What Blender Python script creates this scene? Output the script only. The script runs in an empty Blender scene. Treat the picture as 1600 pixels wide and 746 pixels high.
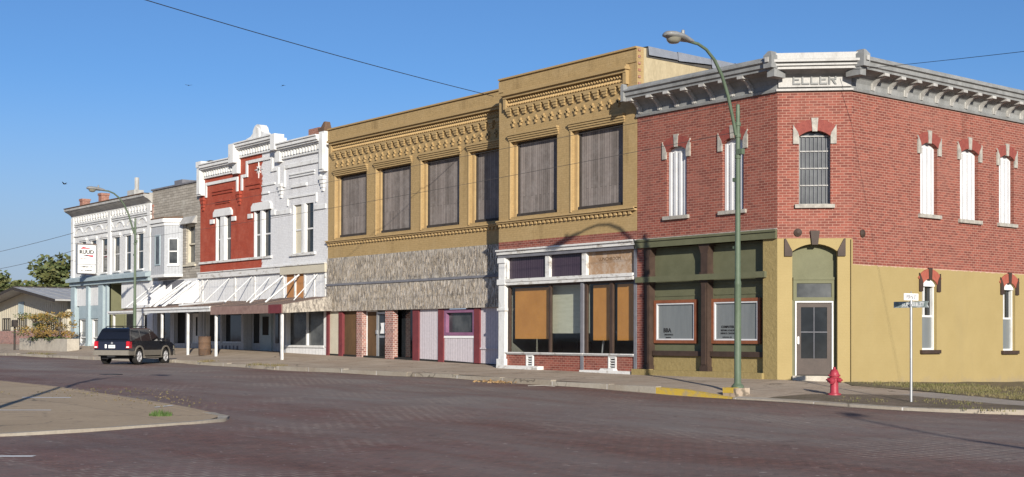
import bpy, bmesh, math, random
from mathutils import Vector, Matrix
random.seed(7)
R = math.radians
scene = bpy.context.scene
COL = scene.collection

# ------------------------------------------------------------------ materials
def nt(name):
    m = bpy.data.materials.new(name); m.use_nodes = True
    t = m.node_tree; t.nodes.clear()
    o = t.nodes.new('ShaderNodeOutputMaterial'); p = t.nodes.new('ShaderNodeBsdfPrincipled')
    t.links.new(p.outputs[0], o.inputs[0])
    return m, t, p
def N(t, typ, **kw):
    n = t.nodes.new(typ)
    for k, v in kw.items(): setattr(n, k, v)
    return n
def setin(n, **kw):
    for k, v in kw.items(): n.inputs[k.replace('_', ' ')].default_value = v
def c4(c): return (c[0], c[1], c[2], 1)
def noise(t, vec, scale, detail=5, rough=.6):
    n = N(t, 'ShaderNodeTexNoise'); n.inputs['Scale'].default_value = scale
    n.inputs['Detail'].default_value = detail; n.inputs['Roughness'].default_value = rough
    t.links.new(vec, n.inputs['Vector']); return n.outputs['Fac']
def ramp(t, fac, lo, hi):
    r = N(t, 'ShaderNodeMapRange'); r.inputs[1].default_value = lo; r.inputs[2].default_value = hi
    r.clamp = True; t.links.new(fac, r.inputs[0]); return r.outputs[0]
def mix(t, fac, a, b, blend='MIX'):
    n = N(t, 'ShaderNodeMix', data_type='RGBA', blend_type=blend)
    for sock, v in ((n.inputs[0], fac), (n.inputs[6], a), (n.inputs[7], b)):
        if isinstance(v, (int, float)): sock.default_value = v
        elif isinstance(v, tuple): sock.default_value = c4(v)
        else: t.links.new(v, sock)
    return n.outputs[2]
def mapping(t, scale=(1, 1, 1), rot=(0, 0, 0)):
    tc = N(t, 'ShaderNodeTexCoord'); mp = N(t, 'ShaderNodeMapping')
    mp.inputs['Scale'].default_value = scale; mp.inputs['Rotation'].default_value = rot
    t.links.new(tc.outputs['Object'], mp.inputs['Vector']); return mp.outputs[0]
def math_(t, op, a, b=None):
    n = N(t, 'ShaderNodeMath', operation=op)
    for i, v in enumerate((a, b)):
        if v is None: continue
        if isinstance(v, (int, float)): n.inputs[i].default_value = v
        else: t.links.new(v, n.inputs[i])
    return n.outputs[0]
def facade_uv(t, k=1.0, swap=False):
    tc = N(t, 'ShaderNodeTexCoord'); s = N(t, 'ShaderNodeSeparateXYZ'); t.links.new(tc.outputs['Object'], s.inputs[0])
    u = math_(t, 'MULTIPLY', math_(t, 'ADD', s.outputs[0], s.outputs[1]), k)
    c = N(t, 'ShaderNodeCombineXYZ')
    t.links.new(u, c.inputs[1 if swap else 0]); t.links.new(s.outputs[2], c.inputs[0 if swap else 1])
    return c.outputs[0], tc.outputs['Object']
def bump(t, p, h, strength=.3, dist=.02):
    b = N(t, 'ShaderNodeBump'); b.inputs['Strength'].default_value = strength; b.inputs['Distance'].default_value = dist
    t.links.new(h, b.inputs['Height']); t.links.new(b.outputs[0], p.inputs['Normal'])

def M(name, c, c2=None, scale=2.0, rough=.8, metal=0, lo=.35, hi=.65, stretch=(1, 1, 1), bmp=0, bscale=30, spec=.3, fine=.12, coat=0):
    m, t, p = nt(name)
    v = mapping(t, stretch)
    c2 = c2 or tuple(x * .72 for x in c)
    col = mix(t, ramp(t, noise(t, v, scale, 7, .65), lo, hi), c, c2)
    if fine:
        f = ramp(t, noise(t, v, scale * 11, 4), .25, .75)
        col = mix(t, f, mix(t, 1.0, col, (1 - fine * 2,) * 3, 'MULTIPLY'), col)
    t.links.new(col, p.inputs['Base Color'])
    setin(p, Roughness=rough, Metallic=metal); p.inputs['Specular IOR Level'].default_value = spec
    p.inputs['Coat Weight'].default_value = coat
    if bmp: bump(t, p, noise(t, v, bscale, 5), bmp, .02)
    return m

def BR(name, a, b, mortar, bw=.22, rh=.078, ms=.008, k=1.0, worn=None, worn_lo=.55, worn_hi=.75, bmp=.35, swap=False, off=.5, wscale=.6, rough=.85, split=None, msm=.1, streak=0):
    """brick / board wall; split = (x, colours a, b, mortar) repaints everything left of a ragged edge"""
    m, t, p = nt(name)
    uv, ob = facade_uv(t, k, swap)
    def one(a, b, mo):
        n = N(t, 'ShaderNodeTexBrick'); n.offset = off; n.squash = 1
        n.inputs['Color1'].default_value = c4(a); n.inputs['Color2'].default_value = c4(b); n.inputs['Mortar'].default_value = c4(mo)
        setin(n, Scale=1.0, Mortar_Size=ms, Mortar_Smooth=msm, Bias=0.0, Brick_Width=bw, Row_Height=rh)
        t.links.new(uv, n.inputs['Vector']); return n
    n1 = one(a, b, mortar); col = n1.outputs['Color']
    nz = noise(t, ob, wscale, 7, .7)
    if worn: col = mix(t, math_(t, 'MULTIPLY', ramp(t, nz, worn_lo, worn_hi), .8), col, worn)
    if split:
        sx = N(t, 'ShaderNodeSeparateXYZ'); t.links.new(ob, sx.inputs[0])
        e = math_(t, 'ADD', sx.outputs[0], math_(t, 'MULTIPLY', math_(t, 'SUBTRACT', noise(t, ob, 2.2, 6, .75), .5), .9))
        n2 = one(*split[1:])
        col = mix(t, math_(t, 'LESS_THAN', e, split[0]), col, mix(t, math_(t, 'MULTIPLY', ramp(t, noise(t, ob, 1.4, 7, .75), .45, .68), .7), n2.outputs['Color'], (.47, .135, .085)))
    f = ramp(t, noise(t, ob, 9, 5), .25, .75)
    col = mix(t, f, mix(t, 1.0, col, (.78,) * 3, 'MULTIPLY'), col)
    if streak:                                           # rain streaks and soot patches
        sm = math_(t, 'MULTIPLY', ramp(t, noise(t, mapping(t, (2.2, 2.2, .16)), 1.0, 6, .65), .52, .72), ramp(t, noise(t, ob, .33, 4, .6), .4, .6))
        col = mix(t, math_(t, 'MULTIPLY', sm, streak), col, mix(t, 1.0, col, (.52, .5, .48), 'MULTIPLY'))
    t.links.new(col, p.inputs['Base Color']); setin(p, Roughness=rough); p.inputs['Specular IOR Level'].default_value = .25
    if bmp:
        h = math_(t, 'SUBTRACT', math_(t, 'MULTIPLY', noise(t, ob, 25, 3), .4), n1.outputs['Fac'])
        bump(t, p, h, bmp, .012)
    return m
def GLASS(name, c, rough=.06, var=None):
    m, t, p = nt(name)
    v = mapping(t)
    t.links.new(mix(t, ramp(t, noise(t, v, 1.2, 3), .35, .65), c, var or tuple(x * .5 for x in c)), p.inputs['Base Color'])
    setin(p, Roughness=rough); p.inputs['Specular IOR Level'].default_value = .5
    bump(t, p, noise(t, v, .9, 2), .05, .05)
    return m
def CLEAR(name):
    m = bpy.data.materials.new(name); m.use_nodes = True; t = m.node_tree; t.nodes.clear()
    o = t.nodes.new('ShaderNodeOutputMaterial'); tr = N(t, 'ShaderNodeBsdfTransparent'); gl = N(t, 'ShaderNodeBsdfGlossy')
    gl.inputs['Roughness'].default_value = .04; tr.inputs[0].default_value = (.95, .96, .95, 1)
    g = N(t, 'ShaderNodeNewGeometry'); d = N(t, 'ShaderNodeVectorMath', operation='DOT_PRODUCT')
    t.links.new(g.outputs['Normal'], d.inputs[0]); t.links.new(g.outputs['Incoming'], d.inputs[1])
    sch = math_(t, 'ADD', math_(t, 'MULTIPLY', math_(t, 'POWER', math_(t, 'SUBTRACT', 1.0, math_(t, 'ABSOLUTE', d.outputs['Value'])), 5.0), .9), .03)
    mx = N(t, 'ShaderNodeMixShader'); t.links.new(sch, mx.inputs[0]); t.links.new(tr.outputs[0], mx.inputs[1]); t.links.new(gl.outputs[0], mx.inputs[2])
    t.links.new(mx.outputs[0], o.inputs[0]); return m

MAT = {}
BRK = (.30, .090, .063), (.18, .054, .041), (.40, .235, .18)
MAT['brick'] = BR('red_brick', *BRK, worn=(.33, .15, .115), worn_lo=.48, worn_hi=.85, streak=.5)
MAT['brick_d'] = BR('red_brick_corner', *BRK, k=.707, worn=(.33, .15, .115), worn_lo=.48, worn_hi=.85, streak=.5)
MAT['brick_arch'] = M('arch_brick', (.30, .08, .06), (.22, .055, .045), 9, bmp=.4)
MAT['brick_new'] = M('painted_arch_brick', (.42, .12, .08), (.33, .09, .06), 7, bmp=.3)
def YEL(name, ztop=None):
    m, t, p = nt(name); v = mapping(t)
    col = mix(t, ramp(t, noise(t, v, .7, 7, .65), .3, .75), (.36, .277, .125), (.315, .24, .104))
    col = mix(t, math_(t, 'MULTIPLY', ramp(t, noise(t, mapping(t, (1.6, 1.6, .2)), 1.1, 6, .65), .55, .75), .5), col, (.30, .235, .115))
    s = N(t, 'ShaderNodeSeparateXYZ'); t.links.new(v, s.inputs[0])
    splash = math_(t, 'ADD', s.outputs[2], math_(t, 'MULTIPLY', noise(t, v, 2.6, 7, .75), -1.0))
    col = mix(t, math_(t, 'MULTIPLY', ramp(t, splash, -.45, -.75), .65), col, (.27, .22, .15))
    col = mix(t, ramp(t, noise(t, v, 5.5, 6, .75), .70, .74), col, (.46, .38, .24))
    if ztop:
        e = math_(t, 'ADD', s.outputs[2], math_(t, 'MULTIPLY', noise(t, v, 6, 6, .8), .16))
        col = mix(t, ramp(t, e, ztop, ztop + .01), col, (.50, .33, .25))
    t.links.new(col, p.inputs['Base Color']); setin(p, Roughness=.75); p.inputs['Specular IOR Level'].default_value = .25
    n = N(t, 'ShaderNodeTexBrick'); n.offset = .5; uv, ob = facade_uv(t, 1.0); t.links.new(uv, n.inputs['Vector'])
    setin(n, Scale=1.0, Mortar_Size=.010, Mortar_Smooth=.4, Brick_Width=.22, Row_Height=.078)
    bump(t, p, math_(t, 'ADD', math_(t, 'MULTIPLY', n.outputs['Fac'], -.35), noise(t, v, 9, 5)), .25, .015)
    return m
MAT['yellow'] = YEL('yellow_paint'); MAT['yellow_side'] = YEL('yellow_paint_side', 3.49)
MAT['stucco'] = M('yellow_stucco', (.345, .265, .115), (.295, .225, .095), 4, rough=.85, bmp=1.0, bscale=9, fine=.1)
MAT['greywhite'] = M('weathered_white_trim', (.52, .51, .48), (.34, .33, .31), 2.5, rough=.7, bmp=.1, stretch=(1, 1, .5))
MAT['cornice'] = M('grey_cornice_paint', (.30, .305, .30), (.21, .215, .21), 2.2, rough=.7, stretch=(1, 1, .5), bmp=.1)
MAT['namewhite'] = M('weathered_panel_paint', (.50, .49, .465), (.34, .33, .31), 3, lo=.5, hi=.75, rough=.7, stretch=(1, 1, .5), bmp=.15)
MAT['limestone'] = M('limestone', (.48, .45, .39), (.30, .28, .25), 6, bmp=.4)
MAT['metalwhite'] = M('white_sheet_metal', (.64, .64, .645), (.57, .57, .575), 2, rough=.45, fine=.03)
MAT['green'] = M('olive_paint', (.138, .14, .082), (.112, .115, .065), 2, rough=.7, fine=.06)
MAT['olivelight'] = M('pale_olive_paint', (.165, .165, .095), (.14, .14, .08), 2, rough=.7, fine=.05)
MAT['darkbrown'] = M('dark_brown_paint', (.075, .048, .036), (.05, .033, .025), 3, rough=.6)
MAT['doorbrown'] = M('brown_door_paint', (.085, .062, .052), (.065, .048, .04), 3, rough=.5)
MAT['ochre'] = M('russet_frame_paint', (.27, .095, .045), (.2, .07, .035), 4, rough=.6)
MAT['white'] = M('white_paint', (.73, .73, .71), (.50, .48, .45), 2.2, lo=.5, hi=.75, rough=.65, fine=.08, stretch=(1.6, 1.6, .7))
MAT['peel'] = M('peeling_white_paint', (.70, .69, .66), (.36, .32, .27), 3.5, lo=.52, hi=.68, rough=.75, bmp=.25, stretch=(1, 1, 2), fine=.1)
MAT['curtain'] = M('grey_curtain', (.19, .205, .205), (.15, .165, .17), 1.2, rough=.2, stretch=(3, 3, .3), fine=.04, spec=.5)
MAT['black'] = M('black_lettering', (.02, .02, .022), (.03, .03, .03), 5, rough=.6)
MAT['glass'] = GLASS('window_glass', (.022, .025, .028))
MAT['glass_grey'] = GLASS('dusty_glass', (.10, .105, .105), .2, (.03, .033, .035))
MAT['clear'] = CLEAR('shop_glass')
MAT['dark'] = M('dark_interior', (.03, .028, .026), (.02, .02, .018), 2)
MAT['room'] = M('shop_interior', (.17, .17, .15), (.12, .12, .105), 1.5)
MAT['cream'] = M('cream_board', (.58, .58, .47), (.5, .5, .4), 1.5, stretch=(1, 1, 6))
MAT['paper'] = M('brown_paper', (.56, .255, .058), (.48, .21, .045), 1.5, fine=.05)
MAT['tanwall'] = BR('tan_painted_brick', (.425, .297, .140), (.395, .276, .128), (.36, .25, .115), ms=.006, worn=(.46, .335, .175), worn_lo=.5, worn_hi=.75, bmp=.3, wscale=.8, streak=.8)
MAT['tan'] = M('tan_paint', (.42, .295, .14), (.36, .25, .115), 1.6, rough=.8, lo=.3, hi=.8, bmp=.25, bscale=14, fine=.09)
MAT['tanlight'] = M('tan_ornament_paint', (.49, .345, .165), (.42, .29, .14), 4, rough=.8, bmp=.2)
MAT['tanside'] = M('weathered_stucco', (.50, .42, .27), (.40, .33, .205), 1.5, stretch=(1, 1, .35), bmp=.3, fine=.12)
MAT['plank'] = BR('weathered_planks', (.29, .25, .228), (.165, .142, .128), (.06, .052, .047), bw=9, rh=.115, ms=.006, swap=True, off=.3, streak=.7, worn=(.32, .29, .27), worn_lo=.45, worn_hi=.8, wscale=2, bmp=.2)
MAT['plankdark'] = M('dark_frame_wood', (.06, .05, .045), (.04, .034, .03), 4)
MAT['shake'] = M('weathered_shingle_panel', (.62, .56, .47), (.22, .195, .17), 6.5, lo=.37, hi=.60, stretch=(1.6, 1.6, .75), rough=.95, bmp=.9, bscale=9, fine=.2)
MAT['maroon'] = M('maroon_paint', (.20, .045, .05), (.15, .035, .04), 3, rough=.6)
MAT['pinksiding'] = BR('pink_grey_siding', (.60, .55, .57), (.57, .52, .545), (.42, .38, .40), bw=9, rh=.16, ms=.012, swap=True, off=0, bmp=.3)
MAT['creampanel'] = M('cream_panel', (.62, .57, .45), (.55, .5, .39), 2)
MAT['oldbrick'] = BR('mottled_veneer_brick', (.36, .12, .09), (.15, .055, .045), (.50, .40, .36), bw=.2, rh=.085, ms=.014, worn=(.5, .34, .28), worn_lo=.45, worn_hi=.7, wscale=5)
MAT['boardbrown'] = M('stained_board', (.15, .085, .04), (.10, .06, .03), 1.5, stretch=(1, 1, .4))
MAT['alum'] = M('aluminium', (.55, .56, .57), (.45, .46, .47), 3, rough=.4, metal=.6)
MAT['purple'] = M('faded_purple_paint', (.28, .13, .22), (.22, .1, .18), 3)
MAT['violetglass'] = BR('violet_prism_glass', (.055, .038, .055), (.045, .03, .048), (.13, .10, .12), bw=9, rh=.105, ms=.008, swap=True, off=0, bmp=.2, rough=.3)
MAT['osb'] = M('stained_chipboard', (.42, .27, .16), (.52, .40, .30), 5, lo=.45, hi=.6, bmp=.3, fine=.2)
MAT['orangeboard'] = M('orange_plywood', (.50, .235, .09), (.42, .20, .08), 2, stretch=(1, 1, .4))
MAT['wb'] = BR('two_tone_brick', (.74, .74, .74), (.70, .70, .705), (.60, .60, .605), worn=(.62, .60, .57), worn_lo=.55, worn_hi=.8, streak=.45,
               split=(.25, (.40, .075, .04), (.35, .065, .037), (.33, .07, .045)), ms=.006)
MAT['wredtrim'] = M('red_paint', (.38, .072, .04), (.31, .058, .034), 3, bmp=.2)
MAT['stonegrey'] = BR('grey_ashlar', (.44, .40, .34), (.31, .28, .235), (.22, .20, .17), bw=.5, rh=.14, ms=.014, worn=(.52, .49, .43), worn_lo=.5, worn_hi=.75, wscale=1.6, bmp=.6)
MAT['redquoin'] = BR('red_quoin_brick', (.42, .17, .12), (.55, .45, .38), (.5, .4, .34), bw=.22, rh=.16, ms=.01)
MAT['whitebrick'] = BR('white_painted_brick', (.74, .74, .725), (.70, .70, .69), (.61, .61, .60), worn=(.55, .50, .44), worn_lo=.58, worn_hi=.8, ms=.006, wscale=1.2, streak=.5)
MAT['bluegrey'] = M('pale_blue_paint', (.40, .48, .51), (.33, .41, .44), 2, rough=.65)
MAT['boards'] = BR('white_boards', (.78, .78, .77), (.73, .73, .72), (.48, .48, .48), bw=9, rh=.3, ms=.01, swap=True, off=0, worn=(.48, .46, .43), worn_lo=.6, worn_hi=.75, bmp=.2)
MAT['greysiding'] = BR('grey_metal_siding', (.47, .485, .50), (.45, .465, .48), (.3, .31, .32), bw=9, rh=.25, ms=.012, swap=True, off=0)
MAT['slate'] = M('grey_asphalt_siding', (.21, .21, .23), (.16, .16, .18), 3)
MAT['woodshingle'] = M('old_wood_shingles', (.27, .19, .15), (.16, .115, .095), 4, stretch=(2, 2, 3), bmp=.6, fine=.2)
MAT['fasciabrown'] = M('faded_brown_fascia', (.32, .215, .18), (.24, .15, .13), 3)
MAT['asphaltroof'] = M('roofing', (.10, .095, .09), (.06, .058, .055), 2)
MAT['metalroof'] = M('grey_metal_roof', (.46, .46, .45), (.38, .38, .375), 1.5, rough=.6)
MAT['chimney'] = BR('chimney_brick', (.36, .16, .11), (.28, .12, .085), (.4, .3, .25), bw=.22, rh=.09)
MAT['lampgreen'] = M('green_post_paint', (.125, .165, .11), (.09, .125, .08), 3, rough=.55, stretch=(1, 1, .3))
MAT['lampgrey'] = M('grey_lamp_housing', (.36, .36, .34), (.27, .27, .26), 5, rough=.5, metal=.2)
MAT['lens'] = GLASS('lamp_lens', (.30, .29, .24), .15, (.2, .19, .15))
MAT['ykerb'] = M('worn_yellow_paint', (.58, .40, .06), (.38, .31, .2), 4, lo=.5, hi=.7, bmp=.3)
MAT['hydrant'] = M('faded_red_paint', (.42, .045, .07), (.30, .035, .05), 8, rough=.45, bmp=.2, bscale=40)
MAT['galv'] = M('galvanised_steel', (.42, .43, .44), (.35, .36, .37), 6, rough=.45, metal=.5)
MAT['signwhite'] = M('white_sign_face', (.82, .82, .80), (.78, .78, .76), 2, rough=.4, fine=.02)
MAT['signgreen'] = M('faded_green_sign', (.20, .26, .24), (.55, .57, .56), 7, lo=.42, hi=.6, rough=.4)
MAT['signred'] = M('sign_red', (.55, .03, .06), (.5, .03, .05), 2, rough=.4)
MAT['carpaint'] = M('black_car_paint', (.008, .009, .013), (.007, .008, .012), 2, rough=.25, fine=0, spec=.5, coat=.6)
MAT['carblue'] = M('dark_blue_car_paint', (.012, .016, .035), (.011, .014, .03), 2, rough=.25, fine=0, spec=.5, coat=.6)
MAT['cartan'] = M('tan_car_cladding', (.21, .19, .16), (.18, .165, .14), 3, rough=.5)
MAT['carglass'] = GLASS('car_glass', (.008, .009, .012), .05)
MAT['rubber'] = M('rubber', (.02, .02, .02), (.03, .028, .026), 6, rough=.9)
MAT['chrome'] = M('alloy', (.60, .60, .61), (.5, .5, .51), 5, rough=.35, metal=.15)
MAT['tail'] = M('red_lens', (.55, .015, .03), (.45, .012, .025), 8, rough=.15, spec=.6)
MAT['rust'] = M('rusty_steel', (.17, .10, .06), (.11, .075, .055), 6, rough=.85, bmp=.3)
MAT['bark'] = M('bark', (.11, .085, .065), (.07, .055, .045), 8, bmp=.6)
MAT['cable'] = M('cable_black', (.02, .02, .022), (.03, .03, .03), 3)
MAT['cablethin'] = M('thin_cable_grey', (.10, .09, .085), (.08, .075, .07), 3)
MAT['concrete'] = M('concrete', (.52, .475, .395), (.40, .36, .30), 2, bmp=.3, fine=.12)
def LEAF(name, a, b, c):
    m, t, p = nt(name)
    g = N(t, 'ShaderNodeNewGeometry'); v = mapping(t)
    col = mix(t, g.outputs['Random Per Island'], a, b)
    col = mix(t, ramp(t, noise(t, v, .8, 3), .4, .65), col, c)
    t.links.new(col, p.inputs['Base Color']); setin(p, Roughness=.6); p.inputs['Specular IOR Level'].default_value = .2
    return m
MAT['shake_strips'] = LEAF('weathered_shake_strips', (.74, .67, .565), (.38, .335, .285), (.68, .62, .54))
MAT['leaf'] = LEAF('green_leaves', (.055, .085, .025), (.10, .12, .035), (.04, .07, .02))
MAT['leafdark'] = LEAF('dark_leaves', (.065, .095, .04), (.11, .135, .05), (.13, .125, .045))
MAT['leafrust'] = LEAF('autumn_leaves', (.13, .14, .045), (.30, .17, .045), (.27, .17, .055))
MAT['weed'] = LEAF('weed_leaves', (.06, .11, .03), (.10, .15, .045), (.07, .11, .03))
MAT['dryweed'] = LEAF('dry_weed', (.16, .13, .06), (.12, .12, .05), (.20, .15, .07))
MAT['grassblade'] = LEAF('grass_blades', (.10, .11, .035), (.17, .155, .06), (.20, .165, .08))
MAT['litter'] = LEAF('fallen_leaves', (.28, .17, .07), (.20, .11, .05), (.33, .22, .11))

# ---- ground materials
def road_mat():
    m, t, p = nt('brick_road')
    v = mapping(t, (1, 1, 1), (0, 0, R(90)))
    n = N(t, 'ShaderNodeTexBrick'); n.offset = .5
    n.inputs['Color1'].default_value = c4((.20, .100, .075)); n.inputs['Color2'].default_value = c4((.135, .074, .056)); n.inputs['Mortar'].default_value = c4((.078, .060, .052))
    setin(n, Scale=1.0, Mortar_Size=.010, Mortar_Smooth=.2, Brick_Width=.24, Row_Height=.115)
    t.links.new(v, n.inputs['Vector'])
    v0 = mapping(t)
    vs = mapping(t, (.12, .5, 1))
    # grey worn wheel lanes running along the street, redder brick elsewhere
    sp = N(t, 'ShaderNodeSeparateXYZ'); t.links.new(v0, sp.inputs[0])
    lane = ramp(t, math_(t, 'ABSOLUTE', math_(t, 'ADD', sp.outputs[1], 10.2)), 5.2, 2.6)
    wear = math_(t, 'MULTIPLY', math_(t, 'ADD', math_(t, 'MULTIPLY', lane, .55), ramp(t, noise(t, vs, .9, 6, .65), .40, .66)), .78)
    col = mix(t, wear, n.outputs['Color'], (.20, .168, .148))
    col = mix(t, math_(t, 'MULTIPLY', ramp(t, noise(t, v0, .35, 6, .7), .52, .75), .45), col, (.21, .085, .07))
    col = mix(t, math_(t, 'MULTIPLY', ramp(t, noise(t, mapping(t, (.35, 1.6, 1)), .8, 7, .75), .62, .74), .6), col, (.34, .285, .24))
    # sandy joints showing in patches, pale chips and dark stains
    n2 = N(t, 'ShaderNodeTexBrick'); n2.offset = .5
    for k_, v_ in (('Color1', 0), ('Color2', 0), ('Mortar', 1)): n2.inputs[k_].default_value = (v_, v_, v_, 1)
    setin(n2, Scale=1.0, Mortar_Size=.022, Mortar_Smooth=.4, Brick_Width=.24, Row_Height=.23); t.links.new(v, n2.inputs['Vector'])
    pt = ramp(t, noise(t, v0, .28, 4, .6), .50, .62)
    col = mix(t, math_(t, 'MULTIPLY', math_(t, 'MULTIPLY', n2.outputs['Fac'], pt), .8), col, (.32, .265, .22))
    chip = ramp(t, noise(t, v0, 5.0, 4, .7), .63, .70)
    col = mix(t, math_(t, 'MULTIPLY', chip, .75), col, (.40, .34, .30))
    dark = ramp(t, noise(t, v0, 4.0, 4, .65), .40, .30)
    col = mix(t, math_(t, 'MULTIPLY', dark, .55), col, (.05, .036, .034))
    col = mix(t, math_(t, 'MULTIPLY', ramp(t, noise(t, mapping(t, (.8, .25, 1)), .45, 5, .7), .55, .72), .45), col, (.085, .055, .05))
    t.links.new(col, p.inputs['Base Color']); setin(p, Roughness=.8); p.inputs['Specular IOR Level'].default_value = .3
    h = math_(t, 'ADD', math_(t, 'MULTIPLY', n.outputs['Fac'], -1.0), math_(t, 'MULTIPLY', noise(t, v0, 14, 4), .9))
    h = math_(t, 'ADD', h, math_(t, 'MULTIPLY', noise(t, v0, 3.5, 3), 1.2))
    bump(t, p, h, .55, .02)
    return m
MAT['road'] = road_mat()
def walk_mat(name, a, b, jx, jy, jc, dirt):
    m, t, p = nt(name)
    v = mapping(t)
    n = N(t, 'ShaderNodeTexBrick'); n.offset = 0
    n.inputs['Color1'].default_value = c4(a); n.inputs['Color2'].default_value = c4(b); n.inputs['Mortar'].default_value = c4(jc)
    setin(n, Scale=1.0, Mortar_Size=.02, Mortar_Smooth=.3, Brick_Width=jx, Row_Height=jy)
    t.links.new(v, n.inputs['Vector'])
    col = mix(t, math_(t, 'MULTIPLY', ramp(t, noise(t, v, .5, 7, .7), .42, .7), .7), n.outputs['Color'], dirt)
    col = mix(t, ramp(t, noise(t, v, 13, 4), .25, .75), mix(t, 1.0, col, (.8,) * 3, 'MULTIPLY'), col)
    vo = N(t, 'ShaderNodeTexVoronoi'); vo.feature = 'DISTANCE_TO_EDGE'; vo.inputs['Scale'].default_value = .33
    vm = N(t, 'ShaderNodeVectorMath', operation='ADD'); nn = N(t, 'ShaderNodeTexNoise'); nn.inputs['Scale'].default_value = 1.3; nn.inputs['Detail'].default_value = 6
    t.links.new(v, nn.inputs['Vector']); t.links.new(v, vm.inputs[0]); t.links.new(nn.outputs['Color'], vm.inputs[1]); t.links.new(vm.outputs[0], vo.inputs['Vector'])
    crack = math_(t, 'MULTIPLY', ramp(t, vo.outputs['Distance'], .012, .004), ramp(t, noise(t, v, .4, 3), .42, .55))
    col = mix(t, math_(t, 'MULTIPLY', crack, .75), col, (.10, .085, .065))
    col = mix(t, math_(t, 'MULTIPLY', ramp(t, noise(t, v, 1.7, 5, .7), .63, .72), .45), col, (.15, .12, .09))
    t.links.new(col, p.inputs['Base Color']); setin(p, Roughness=.9); p.inputs['Specular IOR Level'].default_value = .2
    bump(t, p, math_(t, 'ADD', math_(t, 'MULTIPLY', n.outputs['Fac'], -1.0), noise(t, v, 20, 4)), .35, .015)
    return m
MAT['walk'] = walk_mat('sidewalk_concrete', (.48, .395, .305), (.42, .345, .265), 1.6, 1.5, (.20, .165, .12), (.32, .235, .165))
MAT['path'] = walk_mat('path_concrete', (.40, .36, .31), (.36, .325, .28), 1.5, 3.0, (.2, .18, .15), (.30, .26, .21))
MAT['apron'] = walk_mat('apron_concrete', (.47, .365, .245), (.43, .33, .22), 5.0, 4.0, (.29, .23, .16), (.35, .265, .175))
MAT['kerb'] = walk_mat('kerb_stone', (.44, .40, .33), (.36, .32, .26), 2.4, 9, (.72, .70, .66), (.28, .22, .16))
MAT['dust'] = M('gutter_dust', (.36, .29, .215), (.26, .205, .16), 2.5, rough=.95, bmp=.3, fine=.15)
MAT['dirt'] = M('bare_dirt', (.22, .17, .125), (.14, .115, .075), 1.3, rough=.95, bmp=.6, bscale=12, fine=.2)
MAT['lot'] = M('dry_grass_ground', (.15, .135, .065), (.23, .18, .12), .9, rough=.95, bmp=.8, bscale=10, fine=.25)
MAT['far'] = M('far_ground', (.12, .11, .06), (.16, .14, .09), .05, rough=.95)

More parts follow.
